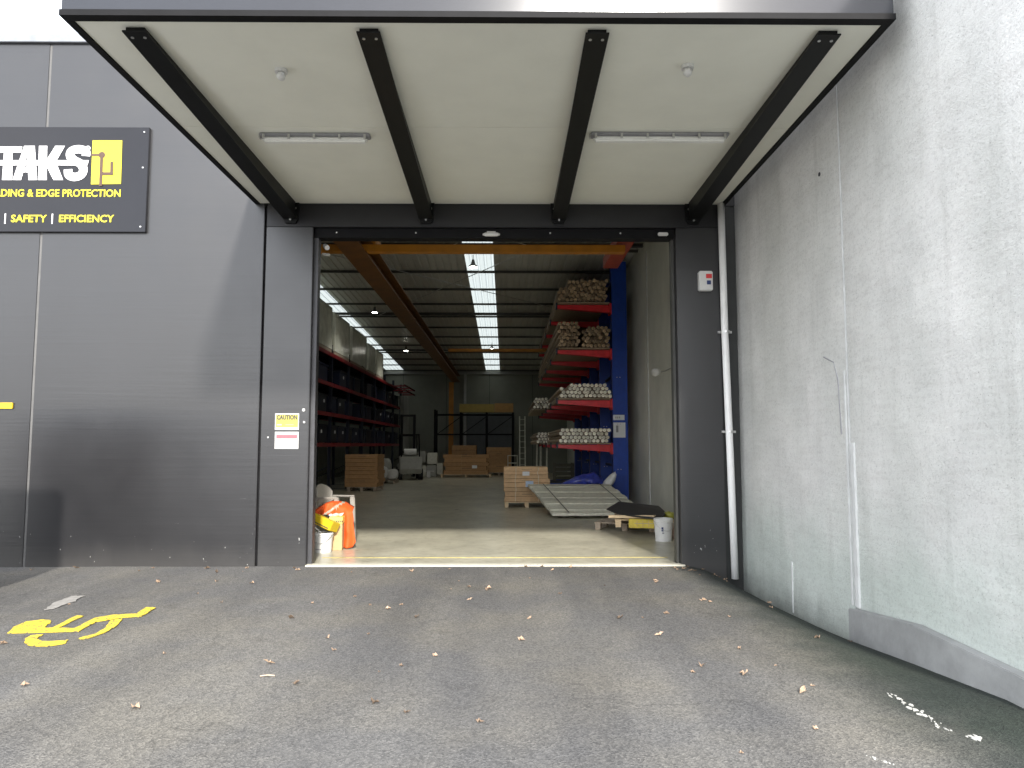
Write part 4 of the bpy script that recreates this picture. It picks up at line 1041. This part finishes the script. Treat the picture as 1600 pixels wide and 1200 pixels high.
sack(-4.72, 31.1, 0.145, 0.42, 0.6, 0.42, 'smaller pale sack on the low pallet, nearer the forklift', seed=4)
sack(-5.35, 31.8, 0.0, 0.9, 0.5, 1.02, 'tall grey sack standing behind the two pale sacks', M_FORK, 7)
tag(MB().tube([(-5.02, 28.9, 0), (-5.02, 28.9, 0.62)], 0.09, M_DIRTYW, 14).build('white_canister'), 'narrow white canister standing beside the tall brown carton stack', 'canister')
t = root('grey_tote', (-3.9, 37.5, 0), 'grey metal totes stacked left of the wide brown carton pile', 'tote')
for k, (x, z, w_) in enumerate(((-4.2, 0, 0.42), (-3.72, 0, 0.5), (-3.7, 0.62, 0.5), (-4.22, 0.7, 0.4), (-3.3, 0.1, 0.3))):
    bx('tote', x - w_ / 2, x + w_ / 2, 37.2, 37.8, z + 0.01, z + 0.58, M_FORK if k % 2 else M_GALV, t, 0.03)
t = root('white_stool', (-3.8, 36.2, 0), 'small white stool on the floor left of the rear cartons', 'stool')
bx('seat', -4.05, -3.45, 36.0, 36.3, 0.30, 0.34, M_DIRTYW, t, 0.01); bx('pedestal', -3.84, -3.66, 36.05, 36.25, 0, 0.30, M_WHITE, t, 0.03)
t = root('wall_box', (1.9, 27, 0), 'grey slatted frame crate under the blue rack', 'crate')
for x in (1.75, 2.4):
    for y in (26.2, 26.9): bx('post', x - 0.03, x + 0.03, y - 0.03, y + 0.03, 0, 0.95, mat('olive_timber', (0.16, 0.15, 0.11), 0.7), t)
for k in range(6): bx('slat', 1.72, 2.43, 26.14, 26.165, 0.08 + k * 0.15, 0.19 + k * 0.15, mat('olive_timber2', (0.13, 0.125, 0.09), 0.7), t)

# ------------------------------------------------------------------ galvanised planks sloping up to the rack
t = root('plank_bundle', (2.0, 16.2, 0), 'strapped bundle of galvanised scaffold planks resting at a slope on the floor', 'plank bundle')
tilt = math.atan(0.215)
def onp(x, s, h=0.0):   # a point on the sloping bundle; s metres up the slope
    return Vector((x - 0.21 * s * 0.9, 16.2 + s * math.cos(tilt) - h * math.sin(tilt), 0.055 + s * math.sin(tilt) + h * math.cos(tilt)))
for k in range(10):
    s0, s1 = k * 0.237, k * 0.237 + 0.219
    sh = random.uniform(-.02, .02)
    xl, xr = 1.02 + sh, 3.06 + sh
    mb = MB(); b0 = len(mb.v); kk = mb._m(M_GALV)
    for h in (0.0, 0.058 + (0.016 if k % 2 else 0)):
        for (x_, s_) in ((xl, s0), (xr, s0), (xr, s1), (xl, s1)): mb.v.append(onp(x_, s_, h))
    for q in ((0, 3, 2, 1), (4, 5, 6, 7), (0, 1, 5, 4), (1, 2, 6, 5), (2, 3, 7, 6), (3, 0, 4, 7)): mb.f.append(list(q)); mb.mi.append(kk)
    mb.build('plank', t, world=True, bevel=0.006)
for xs_ in (1.37, 2.78):
    mb = MB(); kk = mb._m(M_BSTRAP)
    for h in (0.078, 0.084):
        for (x_, s_) in ((xs_, -0.01), (xs_ + 0.02, -0.01), (xs_ + 0.02, 2.37), (xs_, 2.37)): mb.v.append(onp(x_, s_, h))
    for q in ((0, 3, 2, 1), (4, 5, 6, 7), (0, 1, 5, 4), (1, 2, 6, 5), (2, 3, 7, 6), (3, 0, 4, 7)): mb.f.append(list(q)); mb.mi.append(kk)
    mb.build('strap', t, world=True)
bx('bearer', 1.15, 2.6, 18.25, 18.37, 0.0, 0.47, M_OLDW, t, 0.01)
bx('bearer', 1.2, 2.75, 17.2, 17.3, 0.0, 0.24, M_OLDW, t, 0.01)
# film and bags behind the planks
def crumple(name, pts, m, label, cat, r=0.14, seed=0):
    mb = MB(); n = 14; pth = []
    for i in range(n + 1):
        f_ = i / n * (len(pts) - 1); a = int(min(f_, len(pts) - 2)); u = f_ - a
        pth.append(Vector(pts[a]).lerp(Vector(pts[a + 1]), u))
    mb.tube(pth, [r * (0.35 + 0.65 * math.sin(math.pi * min(1, (i + 0.6) / (n + 0.8)))) for i in range(n + 1)], m, 14)
    for v in mb.v:
        d = 0.06 * noise.noise(v * 7 + Vector((seed, 0, 0))) + 0.025 * noise.noise(v * 20 + Vector((0, seed, 0)))
        v += Vector((d, d, d))
        v.z = max(v.z, 0.004)
    return tag(mb.build(name, smooth=True), label, cat)
crumple('plastic_film', [(1.35, 18.9, 0.45), (1.8, 18.9, 0.62), (2.25, 18.9, 0.72), (2.5, 18.9, 0.55)], M_TARP, 'crumpled blue plastic film lying behind the galvanised planks', 'plastic film', 0.19, 2)
crumple('plastic_film', [(2.45, 18.75, 0.50), (2.62, 18.75, 0.66), (2.78, 18.7, 0.88)], M_WFILM, 'white plastic bag leaning at the foot of the blue rack column', 'plastic bag', 0.11, 5)
crumple('plastic_film', [(2.12, 18.7, 0.52), (2.28, 18.7, 0.55)], M_WFILM, 'small white plastic scrap between the blue film and white bag', 'plastic scrap', 0.06, 9)
t = root('blue_bin', (1.1, 21.5, 0), 'low dark blue bin beside the strapped cartons under the rack', 'bin')
bx('bin_body', 1.25, 2.7, 21.0, 21.8, 0, 0.52, M_BLUE, t, 0.02); bx('bin_rim', 1.22, 2.73, 20.97, 21.83, 0.52, 0.56, M_DBLUE, t, 0.01)

# ------------------------------------------------------------------ right foreground heap
p = make_pallet(1.15, 1.0, 'worn grey brown pallet under the black sheet near the right door pillar', M_OLDW); p.location = (2.42, 14.35, 0); p.rotation_euler.z = R(-24)
p2 = make_pallet(1.05, 0.9, 'broken upper pallet lying askew on the worn pallet', M_WOOD); p2.location = (2.55, 13.75, 0.146); p2.rotation_euler = (R(2), R(-1), R(-8))
def slab_poly(name, top, th, m, label, cat):
    n = len(top); mb = MB(); k = mb._m(m)
    mb.v = [Vector(p) for p in top] + [Vector(p) - Vector((0, 0, th)) for p in top]
    mb.f.append(list(range(n))); mb.f.append(list(range(2 * n - 1, n - 1, -1))); mb.mi += [k, k]
    for i in range(n): mb.f.append([i, (i + 1) % n, n + (i + 1) % n, n + i]); mb.mi.append(k)
    return tag(mb.build(name, bevel=0.003), label, cat)
slab_poly('rubber_sheet', [(1.88, 13.85, 0.41), (2.0, 13.35, 0.37), (2.42, 12.9, 0.34), (2.66, 12.8, 0.33), (2.82, 13.1, 0.38), (2.9, 13.55, 0.40), (2.95, 14.3, 0.43), (2.25, 14.75, 0.48)], 0.014, M_MATB, 'black flat sheet lying across the heap near the right pillar', 'sheet')
tag(MB().box(-0.42, 0.42, -0.055, 0.055, 0, 0.05, M_WOOD).build('loose_plank', loc=(2.25, 13.22, 0.303), rot=(0, R(-2), R(-28))), 'short raw plank sticking out under the black sheet', 'plank')
t = root('yellow_carton', (2.5, 13.2, 0.0), 'dull yellow printed carton lying under the black sheet', 'carton', rz=R(-12))
MB().box(-0.30, 0.32, -0.22, 0.2, 0.147, 0.30, M_DYEL).build('carton_body', t, bevel=0.01)
for k in range(4): MB().box(-0.16 + k * 0.1, -0.15 + k * 0.1, -0.223, -0.2205, 0.17, 0.28, M_CARDL).build('carton_print', t)
MB().box(-0.2, 0.26, -0.223, -0.2205, 0.225, 0.232, M_GINK).build('carton_print', t)
tag(crumple('green_hose', [(2.80, 13.4, 0.30), (2.92, 13.2, 0.36), (3.05, 13.2, 0.32)], mat('olive_film', (0.28, 0.27, 0.04), 0.4), 'olive green plastic wrap behind the right white bucket', 'plastic wrap', 0.07, 3), None, None)
tag(MB().box(2.86, 3.15, 12.7, 12.95, 0, 0.24, mat('pinkish_card', (0.45, 0.33, 0.28), 0.7)).build('pink_box', bevel=0.01), 'pinkish box half hidden by the right door pillar', 'box')

def bucket(x, y, z, r, h, label, print_, handle_rot=0):
    t = root('plastic_bucket', (x, y, z), label, 'bucket', rz=handle_rot)
    prof = [(r * 0.86, 0.0), (r * 0.87, 0.01), (r * 0.97, h * 0.80), (r * 1.04, h * 0.81), (r * 1.04, h * 0.835), (r * 0.98, h * 0.845), (r * 0.99, h * 0.90), (r * 1.05, h * 0.91), (r * 1.05, h * 0.95), (r * 1.0, h * 0.96), (r * 1.0, h), (r * 0.95, h), (r * 0.84, 0.02)]
    mb = MB(); k = mb._m(M_WHITE); seg = 28
    for (rr, zz) in prof:
        for j in range(seg): a = 2 * math.pi * j / seg; mb.v.append(Vector((rr * math.cos(a), rr * math.sin(a), zz)))
    for i in range(len(prof) - 1):
        for j in range(seg): mb.f.append([i * seg + j, i * seg + (j + 1) % seg, (i + 1) * seg + (j + 1) % seg, (i + 1) * seg + j]); mb.mi.append(k)
    mb.f.append(list(range(seg))[::-1]); mb.mi.append(k); mb.f.append([(len(prof) - 1) * seg + j for j in range(seg)]); mb.mi.append(k)
    mb.build('bucket_body', t)
    pts = [(r * 1.06 * math.cos(a), -abs(r * 1.08 * math.sin(a)) , h * 0.9 - 0.42 * h * math.sin(a)) for a in [math.pi * i / 14 for i in range(15)]]
    MB().tube(pts, 0.004, M_GREYM, 5).build('handle', t, smooth=True)
    mb = MB()
    for (a0, a1, z0, z1, m_) in print_:
        for q in range(3):
            b0, b1 = a0 + (a1 - a0) * q / 3, a0 + (a1 - a0) * (q + 1) / 3
            rr = lambda zz: (r * 0.87 + (r * 0.10) * zz / h / 0.8) + 0.002
            P = [(rr(zz) * math.cos(R(a)), rr(zz) * math.sin(R(a)), zz) for a, zz in ((b0, z0), (b1, z0), (b1, z1), (b0, z1))]
            mb.quad(P, m_)
    mb.build('print', t)
    return t
bucket(2.64, 12.45, 0, 0.155, 0.375, 'white plastic bucket on the floor by the right door pillar', ((-125, -112, 0.17, 0.24, M_NAVY), (-122, -108, 0.13, 0.155, M_GINK), (-75, -55, 0.10, 0.2, mat('light_print', (0.66, 0.66, 0.66), 0.5))), 0.2)
bucket(-2.735, 11.22, 0, 0.145, 0.29, 'white plastic bucket on the floor by the left door pillar', ((-125, -98, 0.15, 0.157, M_GINK), (-115, -68, 0.045, 0.06, M_GINK)), -0.3)

# ------------------------------------------------------------------ left foreground: chair, vest, boxes
CH = root('plastic_chair', (-2.77, 12.15, 0), 'beige grey plastic armchair facing right just inside the doorway', 'chair', rz=R(-14))
MB().box(-0.22, 0.19, -0.23, 0.23, 0.41, 0.44, M_CHAIR).build('seat', CH, bevel=0.012)
def curvy(name, P, w, th, par):
    """flat band following a path; w is its height"""
    mb = MB(); k = mb._m(M_CHAIR); n = len(P)
    for i, p_ in enumerate(P):
        p_ = Vector(p_); d = (Vector(P[min(i + 1, n - 1)]) - Vector(P[max(i - 1, 0)])); d.z = 0; d.normalize(); nn = Vector((-d.y, d.x, 0)) * th / 2
        w_ = w[i] if isinstance(w, list) else w
        for s_, zz in ((1, 0), (-1, 0), (-1, w_), (1, w_)): mb.v.append(p_ + nn * s_ + Vector((0, 0, zz)))
    for i in range(n - 1):
        for q in range(4): a = i * 4 + q; b2 = i * 4 + (q + 1) % 4; mb.f.append([a, b2, b2 + 4, a + 4]); mb.mi.append(k)
    mb.f.append([0, 1, 2, 3]); mb.f.append([4 * n - 4, 4 * n - 3, 4 * n - 2, 4 * n - 1]); mb.mi += [k, k]
    return mb.build(name, par, bevel=0.004)
# backrest shell, wrapping round into the arms
arc = [(-0.28 + 0.10 * (1 - math.cos(a)), 0.27 * math.sin(a), 0.62) for a in [R(-80 + 160 * i / 12) for i in range(13)]]
curvy('backrest', arc, [0.18 + 0.16 * math.cos(R(-80 + 160 * i / 12)) for i in range(13)], 0.016, CH)
for k in range(5):
    yy = -0.15 + k * 0.075; MB().box(-0.275, -0.255, yy - 0.022, yy + 0.022, 0.43, 0.64, M_CHAIR).build('back_slat', CH, bevel=0.004)
for s_ in (-1, 1):
    MB().box(-0.20, 0.20, s_ * 0.285 - 0.03, s_ * 0.285 + 0.03, 0.735, 0.765, M_CHAIR).build('armrest', CH, bevel=0.012)
    MB().prism([(0.17, 0.0), (0.23, 0.0), (0.20, 0.735), (0.12, 0.735)], 1, s_ * 0.285 - 0.025, s_ * 0.285 + 0.02, M_CHAIR).build('leg', CH, bevel=0.008)
    MB().prism([(-0.33, 0.0), (-0.27, 0.0), (-0.18, 0.42), (-0.27, 0.42)], 1, s_ * 0.25 - 0.025, s_ * 0.25 + 0.02, M_CHAIR).build('leg', CH, bevel=0.008)
    MB().prism([(-0.20, 0.738), (-0.26, 0.66), (-0.26, 0.62), (-0.12, 0.737)], 1, s_ * 0.285 - 0.02, s_ * 0.285 + 0.02, M_CHAIR).build('arm_support', CH)

# vest: hung over the near armrest, one side falling to the floor
def vest():
    mb = MB(); ko = mb._m(M_ORANGE); kr = mb._m(M_REFL); NA, NB = 44, 26
    topz = [(0, 0.50), (0.12, 0.60), (0.3, 0.685), (0.45, 0.715), (0.6, 0.72), (0.8, 0.70), (1, 0.62)]
    botz = [(0, 0.46), (0.15, 0.46), (0.35, 0.52), (0.52, 0.50), (0.62, 0.42), (0.66, 0.03), (0.8, 0.012), (0.93, 0.02), (1, 0.10)]
    def ip(T, a):
        for (a0, z0), (a1, z1) in zip(T, T[1:]):
            if a0 <= a <= a1: return z0 + (z1 - z0) * (a - a0) / (a1 - a0)
    for j in range(NB + 1):
        for i in range(NA + 1):
            a = i / NA; b_ = j / NB
            tz, bz = ip(topz, a), ip(botz, a)
            z = tz + (bz - tz) * b_
            x = -3.05 + 0.64 * a + (0.10 * a * (1 - z / 0.72)) + 0.015 * noise.noise(Vector((a * 9, b_ * 5, 0)))
            y = 11.72 - 0.06 * (1 - b_) ** 0 - 0.13 * (0.72 - z) / 0.72
            y += 0.028 * math.sin(a * 26 + 2 * b_) * (0.3 + b_) + 0.035 * noise.noise(Vector((a * 6, z * 5, 2)))
            if b_ < 0.12: y += 0.18 * (1 - b_ / 0.12)
            mb.v.append(Vector((x, y, z)))
    for j in range(NB):
        for i in range(NA):
            q = j * (NA + 1) + i
            a, b_ = i / NA, j / NB
            z = mb.v[q].z; x = mb.v[q].x
            tape = (abs((x + 2.72) * 0.8 - (z - 0.60)) < 0.02 and x < -2.56 and z > 0.45)
            mb.f.append([q, q + 1, q + NA + 2, q + NA + 1]); mb.mi.append(kr if tape else ko)
    me = mb.mesh('safety_vest', smooth=True)
    o = link('safety_vest', me)
    md = o.modifiers.new('thick', 'SOLIDIFY'); md.thickness = 0.006
    return tag(o, 'orange high visibility vest with pale tape draped over the chair to the floor', 'vest')
vest()
t = root('carton_box', (-2.55, 11.5, 0), 'tall pale cardboard box with a yellow top band before the orange vest', 'box', rz=R(4))
MB().box(-0.14, 0.055, -0.13, 0.13, 0, 0.40, M_CARDL).build('box_body', t, bevel=0.006)
MB().box(-0.142, 0.057, -0.132, 0.132, 0.402, 0.50, mat('yellow_band_print', (0.80, 0.66, 0.16), 0.6)).build('top_band', t, bevel=0.004)
for k in range(6): MB().box(-0.10 + k * 0.028, -0.082 + k * 0.028, -0.136, -0.133, 0.42, 0.45, M_INK).build('print_mark', t)
crumple('plastic_film', [(-2.72, 11.5, 0.525), (-2.62, 11.5, 0.535), (-2.52, 11.5, 0.52)], M_DIRTYW, 'clear crumpled plastic on top of the tall pale box', 'plastic film', 0.03, 11)
t = root('yellow_box', (-2.78, 11.24, 0.305), 'bright yellow box tilted on top of the left white bucket', 'box')
t.rotation_euler = (R(-14), R(20), R(-22))
MB().box(-0.19, 0.19, -0.10, 0.12, 0.07, 0.21, M_YEL).build('box_body', t, bevel=0.006)
MB().box(-0.15, 0.15, -0.103, -0.1005, 0.085, 0.10, M_INK).build('print_line', t)
tag(MB().tube([(-2.90, 11.16, 0.42), (-2.76, 11.14, 0.30)], 0.012, M_DIRTYW, 6).build('paint_stick'), 'short pale stick poking out of the left bucket', 'stick')

# ------------------------------------------------------------------ parked van just outside the frame (its shadow falls on the wall)
V = root('parked_van', (-6.9, 5.6, 0), 'silver van parked beside the charcoal wall, left of the doorway', 'van')
MB().prism([(8.2, 0.35), (8.25, 0.9), (8.2, 1.98), (8.05, 2.15), (4.6, 2.15), (3.85, 1.25), (3.1, 1.05), (2.95, 0.5), (3.0, 0.32)], 0, -7.55, -5.62, M_VAN).build('body', V, world=True, bevel=0.05)
for y_ in (3.85, 7.3):
    for x in (-7.45, -5.80): MB().tube([(x - 0.1, y_, 0.33), (x + 0.1, y_, 0.33)], 0.33, M_RUBBER, 20).build('wheel', V, world=True)
bx('rear_window', -7.3, -5.95, 8.19, 8.245, 1.15, 1.65, M_GLASS, V, 0.02)
for y0, y1 in ((4.75, 6.1), (6.2, 7.9)): bx('side_window', -5.705, -5.693, y0, y1, 1.2, 1.72, M_GLASS, V)
for x in (-7.5, -5.85): bx('tail_light', x, x + 0.12, 8.2, 8.26, 0.95, 1.5, M_REDP, V, 0.01)

# ------------------------------------------------------------------ litter on the asphalt
def leaf_mesh(k):
    rnd = random.Random(k); n = 9; mb = MB(); kk = mb._m(M_LEAF)
    mb.v.append(Vector((0, 0, 0.006)))
    for i in range(n):
        a = 2 * math.pi * i / n; r_ = (0.028 if i % 2 else 0.014) * rnd.uniform(0.7, 1.3)
        mb.v.append(Vector((r_ * math.cos(a), r_ * 0.7 * math.sin(a), rnd.uniform(0.000, 0.026))))
    for i in range(n): mb.f.append([0, 1 + i, 1 + (i + 1) % n]); mb.mi.append(kk)
    return mb.mesh('dry_leaf')
LM = [leaf_mesh(k) for k in range(6)]
rnd = random.Random(21); cnt = 0
spots = [(1.78, 8.9), (-0.2, 8.35), (-1.05, 7.6), (0.13, 6.25), (-0.55, 8.9), (1.95, 4.95), (-1.6, 8.0), (-0.9, 5.4), (-1.35, 5.95), (-0.6, 4.6)]
while len(spots) < 74:
    x = rnd.uniform(-4.6, 3.0); y = 3.9 + 6.0 * rnd.random() ** 0.9
    if abs(x) < 0.7 * y: spots.append((x, y))
for i in range(26): spots.append((rnd.uniform(-6.2, 2.9) if i > 8 else rnd.uniform(2.3, 3.1), rnd.uniform(9.55, 9.93)))
for (x, y) in spots:
    o = link('dry_leaf', LM[cnt % 6], None, (x, y, gh(x, y) + 0.001), (0, 0, rnd.uniform(0, 6.28)))
    s_ = rnd.uniform(0.5, 1.6); o.scale = (s_, s_, s_)
    tag(o, 'small dry tan leaf lying on the grey asphalt', 'leaf', 'dry leaves scattered on the asphalt'); cnt += 1
tag(link('twig', MB().tube([(-0.05, 0, 0.006), (0.0, 0.005, 0.01), (0.05, 0, 0.006)], 0.006, M_OLDW, 5).mesh('twig'), None, (-1.66, 5.3, gh(-1.66, 5.3)), (0, 0, 0.1)), 'short brown twig on the asphalt left of centre', 'twig')
def splash(P, r0, lab):
    mb = MB()
    for (x, y) in P:
        r1 = r0 * random.choice((0.35, 0.5, 0.8, 1.0, 1.7)); n = 7; a0 = random.random() * 6
        q = [(x + r1 * random.uniform(.4, 1.2) * math.cos(a0 + 2 * math.pi * i / n), y + 1.8 * r1 * random.uniform(.4, 1.2) * math.sin(a0 + 2 * math.pi * i / n)) for i in range(n)]
        k = mb._m(M_SPL); b = len(mb.v); mb.v += [Vector((a, c, gh(a, c) + 0.004)) for a, c in q] + [Vector((a, c, gh(a, c) - 0.004)) for a, c in q]
        mb.f.append(list(range(b, b + n))); mb.mi.append(k)
        for i in range(n): mb.f.append([b + i, b + (i + 1) % n, b + n + (i + 1) % n, b + n + i]); mb.mi.append(k)
    tag(mb.build('paint_spill'), lab, 'paint mark')
rr_ = random.Random(3)
splash([(2.50 + 0.015 * math.sin(i) + rr_.uniform(-.02, .02), 4.92 - i * 0.016 + rr_.uniform(-.01, .01)) for i in range(40)], 0.009, 'broken line of white paint spots on the asphalt near the concrete wall')
splash([(2.585 + rr_.uniform(-.03, .03), 4.18 + rr_.uniform(-.03, .03)) for i in range(16)], 0.010, 'white crumbs on the asphalt at the lower right')
splash([(1.88 + i * 0.012, 3.96 - i * 0.015) for i in range(8)], 0.006, 'thin white streak on the asphalt near the bottom right')
